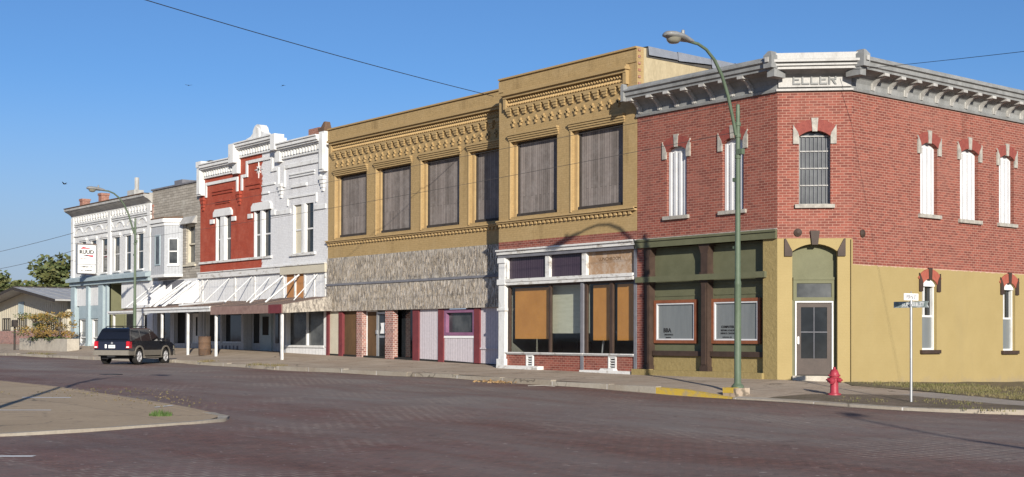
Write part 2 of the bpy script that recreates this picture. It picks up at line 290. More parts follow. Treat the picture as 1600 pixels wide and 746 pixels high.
# ------------------------------------------------------------------ mesh helpers
def fS(y0): return lambda s, d, z: (s, y0 - d, z)
def fR(x0): return lambda s, d, z: (x0 + d, s, z)
def fC(s, d, z): return (s * .70711 + d * .70711, s * .70711 - d * .70711, z)
IDF = lambda x, y, z: (x, y, z)
SPLIT = {'cross_ornament', 'trim', 'collar', 'chimney', 'pilaster', 'brick_pier', 'brick_bulkhead', 'end_pier', 'corbel', 'transom_boards', 'batten', 'mullion', 'paper_blind', 'footing', 'sidelight', 'stucco_bulkhead', 'siding', 'hood_mould', 'impost', 'stone_trim', 'shop_glass', 'door_handle', 'cross_bar', 'entry_recess', 'doorway', 'boards', 'swoosh', 'vent', 'bulkhead_boards', 'shingle_panel', 'brick_skirt'}
class MB:
    def __init__(self, fr=IDF): self.v = []; self.f = []; self.fr = fr; self.sm = False
    def pt(self, p): self.v.append(self.fr(*p)); return len(self.v) - 1
    def face(self, pts): self.f.append([self.pt(p) for p in pts])
    def box(self, a, b, c, d, e, f):
        i = [self.pt(p) for p in ((a, c, e), (b, c, e), (b, d, e), (a, d, e), (a, c, f), (b, c, f), (b, d, f), (a, d, f))]
        for q in ((0, 1, 2, 3), (4, 5, 6, 7), (0, 1, 5, 4), (1, 2, 6, 5), (2, 3, 7, 6), (3, 0, 4, 7)): self.f.append([i[k] for k in q])
        return self
    def frustum(self, a, b, c, d, e, f, it, dt=0):
        """box tapering: top shrinks (negative it grows) by it in s, front by dt"""
        i = [self.pt(p) for p in ((a, c, e), (b, c, e), (b, d, e), (a, d, e), (a + it, c, f), (b - it, c, f), (b - it, d - dt, f), (a + it, d - dt, f))]
        for q in ((0, 1, 2, 3), (4, 5, 6, 7), (0, 1, 5, 4), (1, 2, 6, 5), (2, 3, 7, 6), (3, 0, 4, 7)): self.f.append([i[k] for k in q])
    def prism(self, poly, d0, d1):
        """poly of (s, z) extruded between depths"""
        n = len(poly); i = [self.pt((s, d0, z)) for s, z in poly]; j = [self.pt((s, d1, z)) for s, z in poly]
        self.f.append(i); self.f.append(j[::-1])
        for k in range(n): self.f.append([i[k], i[(k + 1) % n], j[(k + 1) % n], j[k]])
        return self
    def frame(self, a, b, e, f, w, d0, d1, bottom=True):
        self.box(a, a + w, d0, d1, e, f); self.box(b - w, b, d0, d1, e, f)
        self.box(a + w, b - w, d0, d1, f - w, f)
        if bottom: self.box(a + w, b - w, d0, d1, e, e + w)
        return self
    def wall(self, s0, s1, z0, z1, holes=(), th=.3, d=0, ends=True):
        S = sorted({s0, s1} | {x for h in holes for x in h[:2] if s0 < x < s1}); Z = sorted({z0, z1} | {x for h in holes for x in h[2:4] if z0 < x < z1})
        def solid(i, j):
            if i < 0 or j < 0 or i >= len(S) - 1 or j >= len(Z) - 1: return None
            cx = (S[i] + S[i + 1]) / 2; cz = (Z[j] + Z[j + 1]) / 2
            return not any(h[0] < cx < h[1] and h[2] < cz < h[3] for h in holes)
        for i in range(len(S) - 1):
            for j in range(len(Z) - 1):
                if not solid(i, j): continue
                a, b, e, f = S[i], S[i + 1], Z[j], Z[j + 1]
                self.face([(a, d, e), (b, d, e), (b, d, f), (a, d, f)])
                for di, dj, q in ((-1, 0, (a, e, a, f)), (1, 0, (b, e, b, f)), (0, -1, (a, e, b, e)), (0, 1, (a, f, b, f))):
                    k = solid(i + di, j + dj)
                    if k is False or (k is None and ends):
                        self.face([(q[0], d, q[1]), (q[2], d, q[3]), (q[2], d - th, q[3]), (q[0], d - th, q[1])])
        return self
    def archfill(self, a, b, zs, zc, th=.3, d=0, n=10):
        pts = arc(a, b, zs, zc, n)
        for (s, z), (s2, z2) in zip(pts, pts[1:]):
            self.face([(s, d, z), (s2, d, z2), (s2, d, zc), (s, d, zc)])
            self.face([(s, d, z), (s2, d, z2), (s2, d - th, z2), (s, d - th, z)])
        return self
    def archring(self, a, b, zs, zc, w, d0, d1, n=10):
        pts = arc(a, b, zs, zc, n); cx = (a + b) / 2; hw = (b - a) / 2
        r = (hw * hw + (zc - zs) ** 2) / (2 * (zc - zs)); cz = zc - r
        out = [(cx + (s - cx) * (r + w) / r, cz + (z - cz) * (r + w) / r) for s, z in pts]
        for k in range(n): self.prism([pts[k], pts[k + 1], out[k + 1], out[k]], d0, d1)
        return self
    def archpanel(self, a, b, e, zs, zc, d0, d1):
        self.prism([(a, e), (b, e)] + arc(a, b, zs, zc, 8)[::-1], d0, d1); return self
    def tube(self, path, rad, n=8, cap=True):
        rings = []; P = [Vector(p) for p in path]
        rr = rad if isinstance(rad, (list, tuple)) else [rad] * len(P)
        for i, p in enumerate(P):
            t = (P[min(i + 1, len(P) - 1)] - P[max(i - 1, 0)]).normalized()
            a = t.cross(Vector((0, 0, 1)));
            if a.length < .05: a = t.cross(Vector((1, 0, 0)))
            a.normalize(); b = t.cross(a)
            rings.append([self.pt(tuple(p + (a * math.cos(2 * math.pi * k / n) + b * math.sin(2 * math.pi * k / n)) * rr[i])) for k in range(n)])
        for A, B in zip(rings, rings[1:]):
            for k in range(n): self.f.append([A[k], A[(k + 1) % n], B[(k + 1) % n], B[k]])
        if cap: self.f.append(rings[0][::-1]); self.f.append(rings[-1])
        return self
    def lathe(self, prof, o=(0, 0, 0), n=20, ax=(0, 0, 1), cap=True):
        axv = Vector(ax).normalized(); a = axv.orthogonal().normalized(); b = axv.cross(a); o = Vector(o)
        rings = [[self.pt(tuple(o + axv * h + (a * math.cos(2 * math.pi * k / n) + b * math.sin(2 * math.pi * k / n)) * r)) for k in range(n)] for r, h in prof]
        for A, B in zip(rings, rings[1:]):
            for k in range(n): self.f.append([A[k], A[(k + 1) % n], B[(k + 1) % n], B[k]])
        if cap: self.f.append(rings[0][::-1]); self.f.append(rings[-1])
        return self
    def sweep(self, prof, path, nrm):
        """profile (d, z) along plan points with mitred outward vectors"""
        rings = [[self.pt((x + nx * d, y + ny * d, z)) for d, z in prof] for (x, y), (nx, ny) in zip(path, nrm)]
        m = len(prof)
        for A, B in zip(rings, rings[1:]):
            for k in range(m - 1): self.f.append([A[k], A[k + 1], B[k + 1], B[k]])
        self.f.append(rings[0][::-1]); self.f.append(rings[-1]); return self
    def groups(self):
        par = list(range(len(self.v)))
        def find(a):
            while par[a] != a: par[a] = par[par[a]]; a = par[a]
            return a
        for f in self.f:
            for i in f[1:]: par[find(i)] = find(f[0])
        isl = {}
        for f in self.f: isl.setdefault(find(f[0]), []).append(f)
        items = []
        for fs in isl.values():
            P = [self.v[i] for f in fs for i in f]
            items.append([fs, [min(p[c] for p in P) - .02 for c in range(3)], [max(p[c] for p in P) + .02 for c in range(3)]])
        ch = True
        while ch:
            ch = False; out = []
            for it in items:
                for o in out:
                    if all(o[1][c] <= it[2][c] and it[1][c] <= o[2][c] for c in range(3)):
                        o[0] += it[0]; o[1] = [min(a, b) for a, b in zip(o[1], it[1])]; o[2] = [max(a, b) for a, b in zip(o[2], it[2])]; ch = True; break
                else: out.append(it)
            items = out
        return [it[0] for it in items]
    def build(self, name, mat, parent=None, smooth=False, label=None, bevel=0):
        org = Vector((0, 0, 0)); root = parent
        while root is not None and root.parent is not None: root = root.parent
        if root is not None and not root.get('local'): org = Vector(root.location)
        if name in SPLIT:
            groups = self.groups()
            if 1 < len(groups) <= 60:
                first = None
                for fs in groups:
                    ix = sorted({i for f in fs for i in f}); mp = {i: k for k, i in enumerate(ix)}
                    q = MB(); q.v = [self.v[i] for i in ix]; q.f = [[mp[i] for i in f] for f in fs]
                    SPLIT.discard(name); o = q.build(name, mat, parent, smooth, label, bevel); SPLIT.add(name)
                    first = first or o
                return first
        me = bpy.data.meshes.new(name)
        me.from_pydata([tuple(Vector(p) - org) for p in self.v], [], self.f)
        bm = bmesh.new(); bm.from_mesh(me)
        bmesh.ops.remove_doubles(bm, verts=bm.verts, dist=.0004) if smooth or bevel else None
        if bevel: bmesh.ops.bevel(bm, geom=bm.edges[:] , offset=bevel, segments=2, affect='EDGES', clamp_overlap=True)
        bmesh.ops.recalc_face_normals(bm, faces=bm.faces); bm.to_mesh(me); bm.free()
        if smooth:
            for p in me.polygons: p.use_smooth = True
            me.set_sharp_from_angle(angle=R(40))
        me.materials.append(MAT[mat] if isinstance(mat, str) else mat)
        o = bpy.data.objects.new(name, me); COL.objects.link(o)
        if parent is not None: o.parent = parent
        if label: o['label'] = label
        return o
def arc(a, b, zs, zc, n):
    cx = (a + b) / 2; hw = (b - a) / 2; h = zc - zs; r = (hw * hw + h * h) / (2 * h); A = math.asin(min(1, hw / r))
    return [(cx + r * math.sin(-A + 2 * A * k / n), zc - r + r * math.cos(-A + 2 * A * k / n)) for k in range(n + 1)]
def thing(name, label, cat, loc, rot=0, group=None, local=False):
    o = bpy.data.objects.new(name, None); COL.objects.link(o); o.location = loc; o.rotation_euler = (0, 0, rot)
    o['label'] = label; o['category'] = cat
    if group: o['group'] = group
    if local: o['local'] = 1
    o.empty_display_size = .3
    return o
def tag(o, label, cat, group=None):
    o['label'] = label; o['category'] = cat
    if group: o['group'] = group
    return o
def kind(o, k='structure'): o['kind'] = k; return o
def text(body, size, fr, s, d, z, mat, parent, name='lettering', ext=.008, sx=1.0, align='CENTER', bold=0):
    cu = bpy.data.curves.new(name, 'FONT'); cu.body = body; cu.size = size; cu.extrude = ext; cu.align_x = align; cu.offset = bold; cu.resolution_u = 2
    ob = bpy.data.objects.new('tmp', cu); COL.objects.link(ob)
    dg = bpy.context.evaluated_depsgraph_get(); me = bpy.data.meshes.new_from_object(ob.evaluated_get(dg))
    bpy.data.objects.remove(ob); mb = MB(fr)
    for v in me.vertices: mb.pt((s + v.co.x * sx, d + v.co.z, z + v.co.y))
    mb.f = [list(p.vertices) for p in me.polygons]
    return mb.build(name, mat, parent)
# ------------------------------------------------------------------ ground
def interp(x, X, Z):
    if x <= X[0]: return Z[0]
    for a, b, c, d in zip(X, X[1:], Z, Z[1:]):
        if x <= b: return c + (d - c) * (x - a) / (b - a)
    return Z[-1]
def Rz(x): return interp(x, [-300, -90, -55, -31, -23, -10, -1, 1.6, 5, 8, 12, 60], [.6, .1, -.10, -.15, -.24, -.30, -.42, -.48, -.52, -.57, -.62, -.7])
def HB(x): return interp(x, [-300, -90, -56, -38, -25, -13, -6, 0, 2, 5, 8, 12, 60], [.7, .5, .45, .42, .18, -.04, -.12, -.13, -.2, -.33, -.48, -.6, -.75])
def KT(x): return Rz(x) + interp(x, [-300, .6, 2.2, 8, 10], [.14, .14, .02, .03, .12])
def H(x, y):
    if y > 0 and x >= -10: return HB(x) - .018 * y * min(1, max(0, (x + 2) / 3))
    if x < -10:
        w_ = min(1, (-10 - x) / 8); f = interp(-y, [-1.3, -.3, 1.4, 4.5], [0, .12, .72, 1]); z1 = HB(x) * (1 - f) + KT(x) * f
        t = min(1, max(0, -y / 4.5)); return (HB(x) * (1 - t) + KT(x) * t) * (1 - w_) + z1 * w_
    t = min(1, -y / 4.5)
    if x > 2.6: t = interp(-y, [0, 3.2, 4.5], [0, .35, 1])
    elif x > .8: t += (interp(-y, [0, 3.2, 4.5], [0, .35, 1]) - t) * (x - .8) / 1.8
    return HB(x) * (1 - t) + KT(x) * t
def lin(a, b, n): return [a + (b - a) * i / n for i in range(n + 1)]
def grid(name, xs, ys, zf, mat, k='structure'):
    mb = MB(); ix = [[mb.pt((x, y, zf(x, y))) for y in ys] for x in xs]
    for i in range(len(xs) - 1):
        for j in range(len(ys) - 1): mb.f.append([ix[i][j], ix[i + 1][j], ix[i + 1][j + 1], ix[i][j + 1]])
    return kind(mb.build(name, mat, smooth=True), k)
def strip(name, A, B, zf, mat, n=24, m=6, skirt=0, k='structure'):
    def res(P):
        L = [0]
        for p, q in zip(P, P[1:]): L.append(L[-1] + math.hypot(q[0] - p[0], q[1] - p[1]))
        return [tuple(interp(L[-1] * i / n, L, [p[c] for p in P]) for c in (0, 1)) for i in range(n + 1)]
    a, b = res(A), res(B); mb = MB(); rows = []
    for p, q in zip(a, b):
        r = []
        for j in range(m + 1):
            x = p[0] + (q[0] - p[0]) * j / m; y = p[1] + (q[1] - p[1]) * j / m; r.append(mb.pt((x, y, zf(x, y))))
        if skirt:
            x, y, z = mb.v[r[-1]]; r.append(mb.pt((x, y, z - skirt))); x, y, z = mb.v[r[0]]; r.insert(0, mb.pt((x, y, z - skirt)))
        rows.append(r)
    for P, Q in zip(rows, rows[1:]):
        for j in range(len(P) - 1): mb.f.append([P[j], P[j + 1], Q[j + 1], Q[j]])
    return kind(mb.build(name, mat, smooth=True), k)

def frand(x, y): return (math.sin(x * 12.9898 + y * 78.233) * 43758.5453) % 1
XS = lin(-300, -90, 14) + lin(-87, 14, 101) + lin(18, 120, 20)
def roadz(x, y): return Rz(x) + .012 * math.sin(x * .9 + y * .37) + .010 * math.sin(y * 1.7 - x * .31)
grid('road', XS, lin(-110, -26, 20) + lin(-25, -4.4, 21), roadz, 'road')
grid('road', lin(4.5, 80, 30), lin(-4.4, 120, 30), lambda x, y: roadz(x, -4.4) - .018 * (y + 4.4) - .004 - .03 * min(1, (y + 4.4) / 3), 'road')
grid('ground', lin(-3000, 3000, 12), lin(-3000, 3000, 12), lambda x, y: -3.2, 'far')
grid('ground', lin(-300, 1.0, 60), [1.6, 20, 60, 140], lambda x, y: HB(x) - .06, 'far')
grid('sidewalk', lin(-160, -90, 10) + lin(-88, 0, 88), [-4.32, -3, -1.5, -.5, .4, 1.3, 2.4], lambda x, y: H(x, y) + .01 * math.sin(x * 1.3) * (y < -.5), 'walk')
strip('sidewalk', [(0, 1.3), (1.6, 1.6), (2.3, 2.0)], [(0, -4.42), (2.2, -4.42), (3.1, -4.38)], H, 'walk', 16, 8)
strip('sidewalk', [(2.3, 2.0), (2.6, .2), (5.2, .05)], [(3.1, -4.38), (3.5, -3.5), (5.2, -1.45)], lambda x, y: H(x, y) + .002, 'walk', 10, 6)
# kerb stones along the street, slightly ragged, then a yellow length and the flush edge round the corner
kb = MB(); xk = -160.0
while xk < -.45:
    x2 = min(xk + random.uniform(1.8, 2.8), -.45); j1 = random.uniform(-.012, .012); tl = random.uniform(-.012, .012)
    kb.frustum(xk + .012, x2 - .012, -4.52 + j1, -4.3 + j1, Rz((xk + x2) / 2) - .15, KT((xk + x2) / 2) + .012 + tl, 0, .0); xk = x2
kind(kb.build('kerb', 'kerb'))
strip('kerb', [(-.45, -4.52), (2.3, -4.52)], [(-.45, -4.3), (2.3, -4.3)], lambda x, y: KT(x) + .015, 'ykerb', 12, 2, .2)
KC = [(2.3, -4.5), (4.5, -4.4), (6.5, -4.35), (8.0, -4.1), (9.2, -3.4), (10.1, -2.2), (10.7, -.5), (10.9, 2), (10.95, 40)]
KI = [(2.3, -4.25), (4.5, -4.18), (6.5, -4.12), (7.9, -3.9), (9.0, -3.22), (9.9, -2.1), (10.48, -.45), (10.7, 2), (10.75, 40)]
strip('kerb', KC, KI, lambda x, y: H(x, y) + .012, 'kerb', 60, 2, .3)
strip('dirt', [(3.1, -4.3), (3.6, -3.4), (5.2, -1.4), (7, -1.4), (8.6, -1.4), (10.3, -1.2)], [(3.12, -4.22), (4.5, -4.18), (6.5, -4.12), (7.9, -3.9), (9.0, -3.22), (9.9, -2.1)], lambda x, y: H(x, y) + .012 * frand(x, y), 'dirt', 40, 8)
strip('footpath', [(5.1, .08), (7, .08), (10.6, .1)], [(5.1, -1.46), (7, -1.46), (10.4, -1.25)], lambda x, y: H(x, y) + .006, 'path', 16, 4)
strip('verge', [(1.45, 1.2), (1.45, 6), (1.45, 14), (1.45, 40)], [(2.6, .02), (6.5, .04), (10.6, .08), (10.75, 40)], lambda x, y: H(x, y) + .03 * frand(x, y), 'lot', 50, 14)
gx = lin(-60, 2.0, 150); gw = [.06 + .22 * max(0, math.sin(x * .61) * math.sin(x * 1.7 + 1) + .25 * math.sin(x * 4.3)) for x in gx]
strip('gutter_dust', [(x, -4.50) for x in gx], [(x, -4.56 - w_) for x, w_ in zip(gx, gw)], lambda x, y: roadz(x, y) + .006, 'dust', 220, 1)
strip('gutter_dust', [(2.1, -4.6), (4, -4.62), (6.5, -4.5), (8.1, -4.3)], [(2.1, -4.64), (3, -4.95), (4.5, -4.75), (6, -4.86), (7, -4.6), (8.1, -4.36)], lambda x, y: roadz(x, y) + .006, 'dust', 30, 2)
# grass, clump by clump, on the verge
def tufts(mb, spots, hmin, hmax, w, lean=.5, nb=(3, 6)):
    for x, y, z in spots:
        for _ in range(random.randint(*nb)):
            a = random.uniform(0, 6.28); h = random.uniform(hmin, hmax); dx, dy = math.cos(a), math.sin(a); l = random.uniform(0, lean) * h
            bx = x + random.uniform(-.06, .06); by = y + random.uniform(-.06, .06)
            mb.face([(bx - dy * w, by + dx * w, z - .01), (bx + dy * w, by - dx * w, z - .01), (bx + dx * l, by + dy * l, z + h)])
g = MB(); sp = []
while len(sp) < 5200:
    x = random.uniform(1.7, 10.6); y = random.uniform(.15, 15)
    if x + y < 2.9: continue
    den = .35 + .5 * math.sin(x * 1.1 + 1) * math.sin(y * .8 + 2) + (.45 if .6 < y + (x - 6) * .15 < 3.2 else 0) - (.5 if x < 2.6 else 0)
    if random.random() < den: sp.append((x, y, H(x, y)))
tufts(g, sp, .035, .10, .010)
sp = [(random.uniform(4.6, 9.5), random.uniform(-3.9, -1.5)) for _ in range(320)]
sp = [(x, y, H(x, y)) for x, y in sp if math.sin(x * 1.9 + .6) * math.sin(y * 2.1) > .15]
tufts(g, sp, .025, .07, .010)
go = kind(g.build('grass', 'grassblade'), 'stuff'); tag(go, 'patchy dry green grass on the verge below the yellow wall', 'grass')
# corner apron across the street
IS = [(4.3, -70), (4.07, -23.43), (3.7, -21.2), (3.05, -19.2), (2.5, -18.6), (1.3, -18.45), (-.8, -18.2), (-5.5, -17.9), (-8.6, -17.7), (-60, -17.2)]
II = [(-40, -69), (-4, -30), (-4, -26), (-3, -23), (-3, -22), (-3, -21.5), (-4, -21), (-7, -21), (-10, -21), (-60, -60)]
def isz(x, y):
    return Rz(x) + .05
strip('apron', [(p[0] - .04, p[1] - .04) for p in IS], II, isz, 'apron', 70, 8)
grid('apron', lin(-60, 2.2, 24), lin(-69, -19.3, 20), lambda x, y: isz(x, y) - .006, 'apron')
strip('kerb', IS[:6], [(p[0] - .16, p[1] - (.16 if i >= 4 else 0)) for i, p in enumerate(IS[:6])], lambda x, y: isz(x, y) + .006 + .008 * frand(x, y), 'kerb', 60, 1, .2)
strip('kerb', IS[5:], [(p[0], p[1] - .3) for p in IS[5:]], lambda x, y: isz(x, y) + .004, 'apron', 40, 2, .12)
strip('painted_line', [(6.1, -25.55), (7.09, -23.9)], [(6.2, -25.65), (7.19, -24.0)], lambda x, y: roadz(x, y) + .006, 'white', 6, 1)
strip('painted_line', [(-2.4, -24.1), (-.73, -20.93)], [(-2.28, -24.16), (-.61, -20.99)], lambda x, y: isz(x, y) + .005, 'white', 6, 1)
strip('painted_line', [(-5.2, -20.0), (-4.6, -19.1)], [(-5.0, -20.1), (-4.4, -19.2)], lambda x, y: isz(x, y) + .005, 'white', 4, 1)
strip('painted_line', [(-.55, -18.9), (-.9, -18.35)], [(-.43, -18.9), (-.78, -18.35)], lambda x, y: isz(x, y) + .009, 'white', 4, 1)

# ------------------------------------------------------------------ corner building
cb = thing('corner_building', 'two storey red brick corner building with yellow ground floor and letters on its cornice', 'building', (-2.9, 0, -.2))
S0 = fS(0); RR = fR(1.5)
m = MB(S0); upS = [(-4.5, -3.63, 4.93, 7.14), (-2.13, -1.29, 4.93, 7.14)]
m.wall(-5.84, 0, 4.2, 8.3, upS)
for h in upS: m.archfill(h[0], h[1], 6.98, 7.14)
m.box(-5.84, -5.56, -.3, 0, -.6, 4.2)
RU = [(4.9, 5.81, 4.89), (7.05, 8.08, 4.85), (9.3, 10.19, 4.86), (12.2, 13.1, 4.86), (14.6, 15.5, 4.86), (18, 18.9, 4.86), (21, 21.9, 4.86)]
RL = [(4.99, 5.76, .72), (9.52, 10.26, .68), (14.2, 15, .66), (20, 20.8, .66)]
m.fr = RR
holes = [(a, b, z, 7.12) for a, b, z in RU]
m.wall(1.5, 26, 3.23, 8.3, holes, ends=False)
for h in holes: m.archfill(h[0], h[1], 6.96, 7.12)
m.fr = IDF
m.face([(-5.84, 0, 8.0), (0, 0, 8.0), (1.5, 1.5, 8.0), (1.5, 26, 8.0), (-5.84, 26, 8.0)])
m.face([(-5.84, 26, -1), (1.5, 26, -1), (1.5, 26, 8.3), (-5.84, 26, 8.3)]); m.face([(-5.84, 0.02, -1), (-5.84, 26, -1), (-5.84, 26, 8.3), (-5.84, .02, 8.3)])
wallc = m.build('brick_wall', 'brick', cb)
m = MB(fC); hc = (.62, 1.52, 4.97, 7.12)
m.wall(0, 2.1213, 3.98, 8.3, [hc], ends=False); m.archfill(.62, 1.52, 6.95, 7.12)
m.build('corner_brickwork', 'brick_d', cb)
# painted ground floor
m = MB(fC); m.wall(0, 2.1213, -.8, 3.98, [(.43, 1.72, -.8, 3.82)], th=.34, ends=False); m.archfill(.43, 1.72, 3.6, 3.82, .34)
m.build('painted_corner', 'yellow', cb)
m = MB(RR); holes = [(a, b, z, 2.92) for a, b, z in RL]; m.wall(1.5, 26, -1.2, 3.23, holes, ends=False)
for h in holes: m.archfill(h[0], h[1], 2.74, 2.92)
m.build('painted_base', 'yellow_side', cb)
m = MB(S0); m.box(-.54, -.002, -.3, 0, -.6, 3.98); m.box(-5.56, -.54, -.5, -.22, -.5, .5); m.box(-5.6, -.5, -.22, .1, -.6, .04)
m.frustum(-5.86, -5.2, -.1, .24, -.6, .06, 0)
m.build('stucco_bulkhead', 'stucco', cb)
# cornice swept round the chamfer
t = math.tan(R(22.5))
path = [(-5.84, 0), (0, 0), (1.5, 1.5), (1.5, 26)]; nr = [(0, -1), (t, -1), (1, -t), (1, 0)]
prof = [(-.25, 8.26), (.07, 8.26), (.09, 8.33), (.04, 8.37), (.04, 8.50), (.10, 8.62), (.24, 8.73), (.44, 8.79), (.56, 8.80), (.56, 8.86), (.62, 8.89), (.62, 9.00), (.69, 9.03), (.69, 9.08), (.52, 9.12), (.46, 9.22), (.2, 9.26), (-.25, 9.26)]
cor = MB().sweep(prof, path, nr).build('cornice', 'cornice', cb)
def brk(fr, s, w=.085):
    m = MB(fr)
    pr = [(.045, 8.36), (.10, 8.36), (.13, 8.47), (.20, 8.56), (.33, 8.66), (.50, 8.70), (.53, 8.79), (.30, 8.79), (.10, 8.79), (.045, 8.6)]
    i = [m.pt((s - w / 2, d, z)) for d, z in pr]; j = [m.pt((s + w / 2, d, z)) for d, z in pr]
    m.f += [i, j[::-1]] + [[i[k], i[(k + 1) % len(pr)], j[(k + 1) % len(pr)], j[k]] for k in range(len(pr))]
    m.box(s - .11, s + .11, .30, .57, 8.72, 8.805); m.box(s - .085, s + .085, .02, .075, 8.37, 8.6)
    m.build('bracket', 'greywhite', cor)
for s in (-5.66, -4.78, -4.02, -3.27, -2.5, -1.7, -.95): brk(S0, s)
for k in range(26): brk(RR, 2.43 + .81 * k)
# corner blocks, name panel and parapet of the chamfer
for fr, s in ((S0, .26), (RR, 1.24)):
    m = MB(fr); m.frustum(s - .16, s + .14, .42, .74, 8.84, 9.2, .0); m.frustum(s - .16, s + .14, .42, .74, 9.2, 9.33, .1, .08)
    m.box(s - .14, s + .12, .1, .6, 8.6, 8.84); m.build('corner_block', 'cornice', cor)
    m = MB(fr); m.box(s - .07, s + .05, .755, .79, 9.0, 9.14); m.build('rosette', 'greywhite', cor)
m = MB(S0); m.frustum(-5.93, -5.80, .1, .68, 8.72, 9.2, 0); m.frustum(-5.93, -5.80, .5, .68, 9.2, 9.28, .04); m.build('corner_block', 'cornice', cor)
m = MB(fC); m.box(.02, 2.10, .05, .13, 8.375, 8.78); m.box(-.14, 2.26, .05, .60, 8.81, 8.875); m.box(-.2, 2.32, .05, .66, 8.90, 8.95); m.box(-.26, 2.38, .05, .72, 9.0, 9.07)
m.box(-.1, 2.22, .2, .62, 9.07, 9.27); m.box(-.04, 2.16, .09, .11, 8.27, 8.33)
namep = m.build('name_panel', 'namewhite', cor)
ls = MB(fC)
def stroke(a, b, e, f): ls.box(a, b, .12, .165, e, f)
x = .43
z0, z1, w = 8.44, 8.73, .045
for ch in 'ELLER':
    W = .22
    stroke(x, x + w, z0, z1)
    if ch in 'EL': stroke(x + w, x + W, z0, z0 + w)
    if ch in 'ER': stroke(x + w, x + W, z1 - w, z1)
    if ch == 'E': stroke(x + w, x + W * .8, (z0 + z1 - w) / 2, (z0 + z1 + w) / 2)
    if ch == 'R':
        stroke(x + w, x + W, 8.565, 8.565 + w); stroke(x + W - w, x + W, 8.61, z1 - w); ls.prism([(x + .09, 8.565), (x + .15, 8.565), (x + W + .01, z0), (x + W - .05, z0)], .12, .165)
    x += .255
ls.build('lettering', 'cornice', namep)  # white letters coloured grey, standing in for their dark shadow outlines
# windows with brick arches
def win_root(fr, a, b, e, zs, zc, ringmat, stonemat, sillmat, panelfn, parent, ringw=.33, sillh=.11):
    p = panelfn(fr, a, b, e, zs, zc)
    MB(fr).archring(a, b, zs, zc, ringw, 0.0, .035).build('brick_arch', ringmat, p)
    cx = (a + b) / 2
    m = MB(fr); m.prism([(cx - .07, zc - .03), (cx + .07, zc - .03), (cx + .10, zc + ringw + .035), (cx - .10, zc + ringw + .035)], .0, .055); m.build('keystone', stonemat, p)
    m = MB(fr)
    for s, g in ((a, -1), (b, 1)):
        m.prism([(s, zs - .22), (s + g * .17, zs - .22), (s + g * .17, zs + .34), (s + g * .03, zs + .12), (s, zs + .02)], 0, .05)
    m.build('impost', stonemat, p)
    MB(fr).box(a - .12, b + .12, -.25, .09, e - sillh, e).build('sill', sillmat, p)
    return p
def boarded(fr, a, b, e, zs, zc):
    m = MB(fr); m.archpanel(a, b, e, zs, zc, -.22, -.13)
    n = 4; st = (b - a) / n
    for k in range(n):
        x = a + st * k; m.prism([(x + .03, e), (x + st * .55, e), (x + st * .55, zs), (x + .03, zs)], -.13, -.075); m.prism([(x + st * .62, e), (x + st * .8, e), (x + st * .8, zs), (x + st * .62, zs)], -.13, -.11)
    return m.build('window', 'metalwhite', cb)
for h in upS: win_root(S0, h[0], h[1], h[2], 6.98, 7.14, 'brick_arch', 'limestone', 'limestone', boarded, cb)
for a, b, z in RU: win_root(RR, a, b, z, 6.96, 7.12, 'brick_arch', 'limestone', 'limestone', boarded, cb)
def grille(fr, a, b, e, zs, zc):
    m = MB(fr); m.archpanel(a, b, e, zs, zc, -.24, -.2); p = m.build('window', 'glass_grey', cb)
    m = MB(fr); m.frame(a, b, e, zs + .04, .03, -.2, -.14)
    for z in (e + .55, e + 1.05, e + 1.55): m.box(a + .05, b - .05, -.2, -.16, z, z + .035)
    m.build('frame', 'greywhite', p)
    m = MB(fr)
    for k in range(7): x = a + .1 + k * (b - a - .2) / 6; m.box(x - .008, x + .008, -.17, -.155, e + .05, zs + .05)
    m.build('security_bars', 'slate', p); return p
win_root(fC, *hc[:3], 6.95, 7.12, 'brick_arch', 'limestone', 'limestone', grille, cb)
def sash(fr, a, b, e, zs, zc):
    m = MB(fr); m.archpanel(a, b, e, zs, zc, -.26, -.2); p = m.build('window', 'glass', cb)
    m = MB(fr); m.frame(a, b, e, zs + .02, .06, -.2, -.1); mid = e + (zs - e) * .50
    m.box(a + .06, b - .06, -.2, -.13, mid, mid + .06); m.box((a + b) / 2 - .1, (a + b) / 2 - .05, -.2, -.14, mid + .06, zs - .02)
    m.archpanel(a + .01, b - .01, zs - .06, zs, zc - .01, -.12, -.06); m.build('frame', 'white', p)
    MB(fr).box(a + .06, b - .06, -.19, -.16, e + .06, mid).build('lower_screen', 'curtain', p)
    return p
for a, b, z in RL: win_root(RR, a, b, z, 2.74, 2.92, 'brick_new', 'darkbrown', 'darkbrown', sash, cb, .30)
# chamfer doorway
m = MB(fC); m.prism([(.205, 3.46), (.425, 3.46), (.425, 3.62), (.245, 3.97), (.205, 3.97)], 0, .06); m.prism([(1.945, 3.46), (1.725, 3.46), (1.725, 3.62), (1.905, 3.97), (1.945, 3.97)], 0, .06)
m.prism([(.99, 3.79), (1.16, 3.79), (1.21, 4.2), (.94, 4.2)], -.05, .08); m.build('stone_trim', 'darkbrown', cb)
m = MB(fC); m.box(.43, 1.72, -.34, -.28, 2.19, 3.82); m.frame(.48, 1.68, 2.17, 2.78, .1, -.28, -.22); m.box(.43, .53, -.34, -.24, -.6, 2.19); m.box(1.63, 1.72, -.34, -.24, -.6, 2.19); m.box(.48, 1.68, -.28, -.2, 2.78, 2.86)
door_s = m.build('door_surround', 'olivelight', cb)
MB(fC).box(.58, 1.58, -.28, -.25, 2.27, 2.68).build('transom_pane', 'glass_grey', door_s)
m = MB(fC); m.box(.43, 1.72, -.5, .12, -.6, -.02); m.build('threshold', 'concrete', cb)
m = MB(fC); m.frame(.53, 1.63, -.02, 2.16, .045, -.3, -.2, bottom=False); fr_ = m.build('door_frame', 'white', door_s)
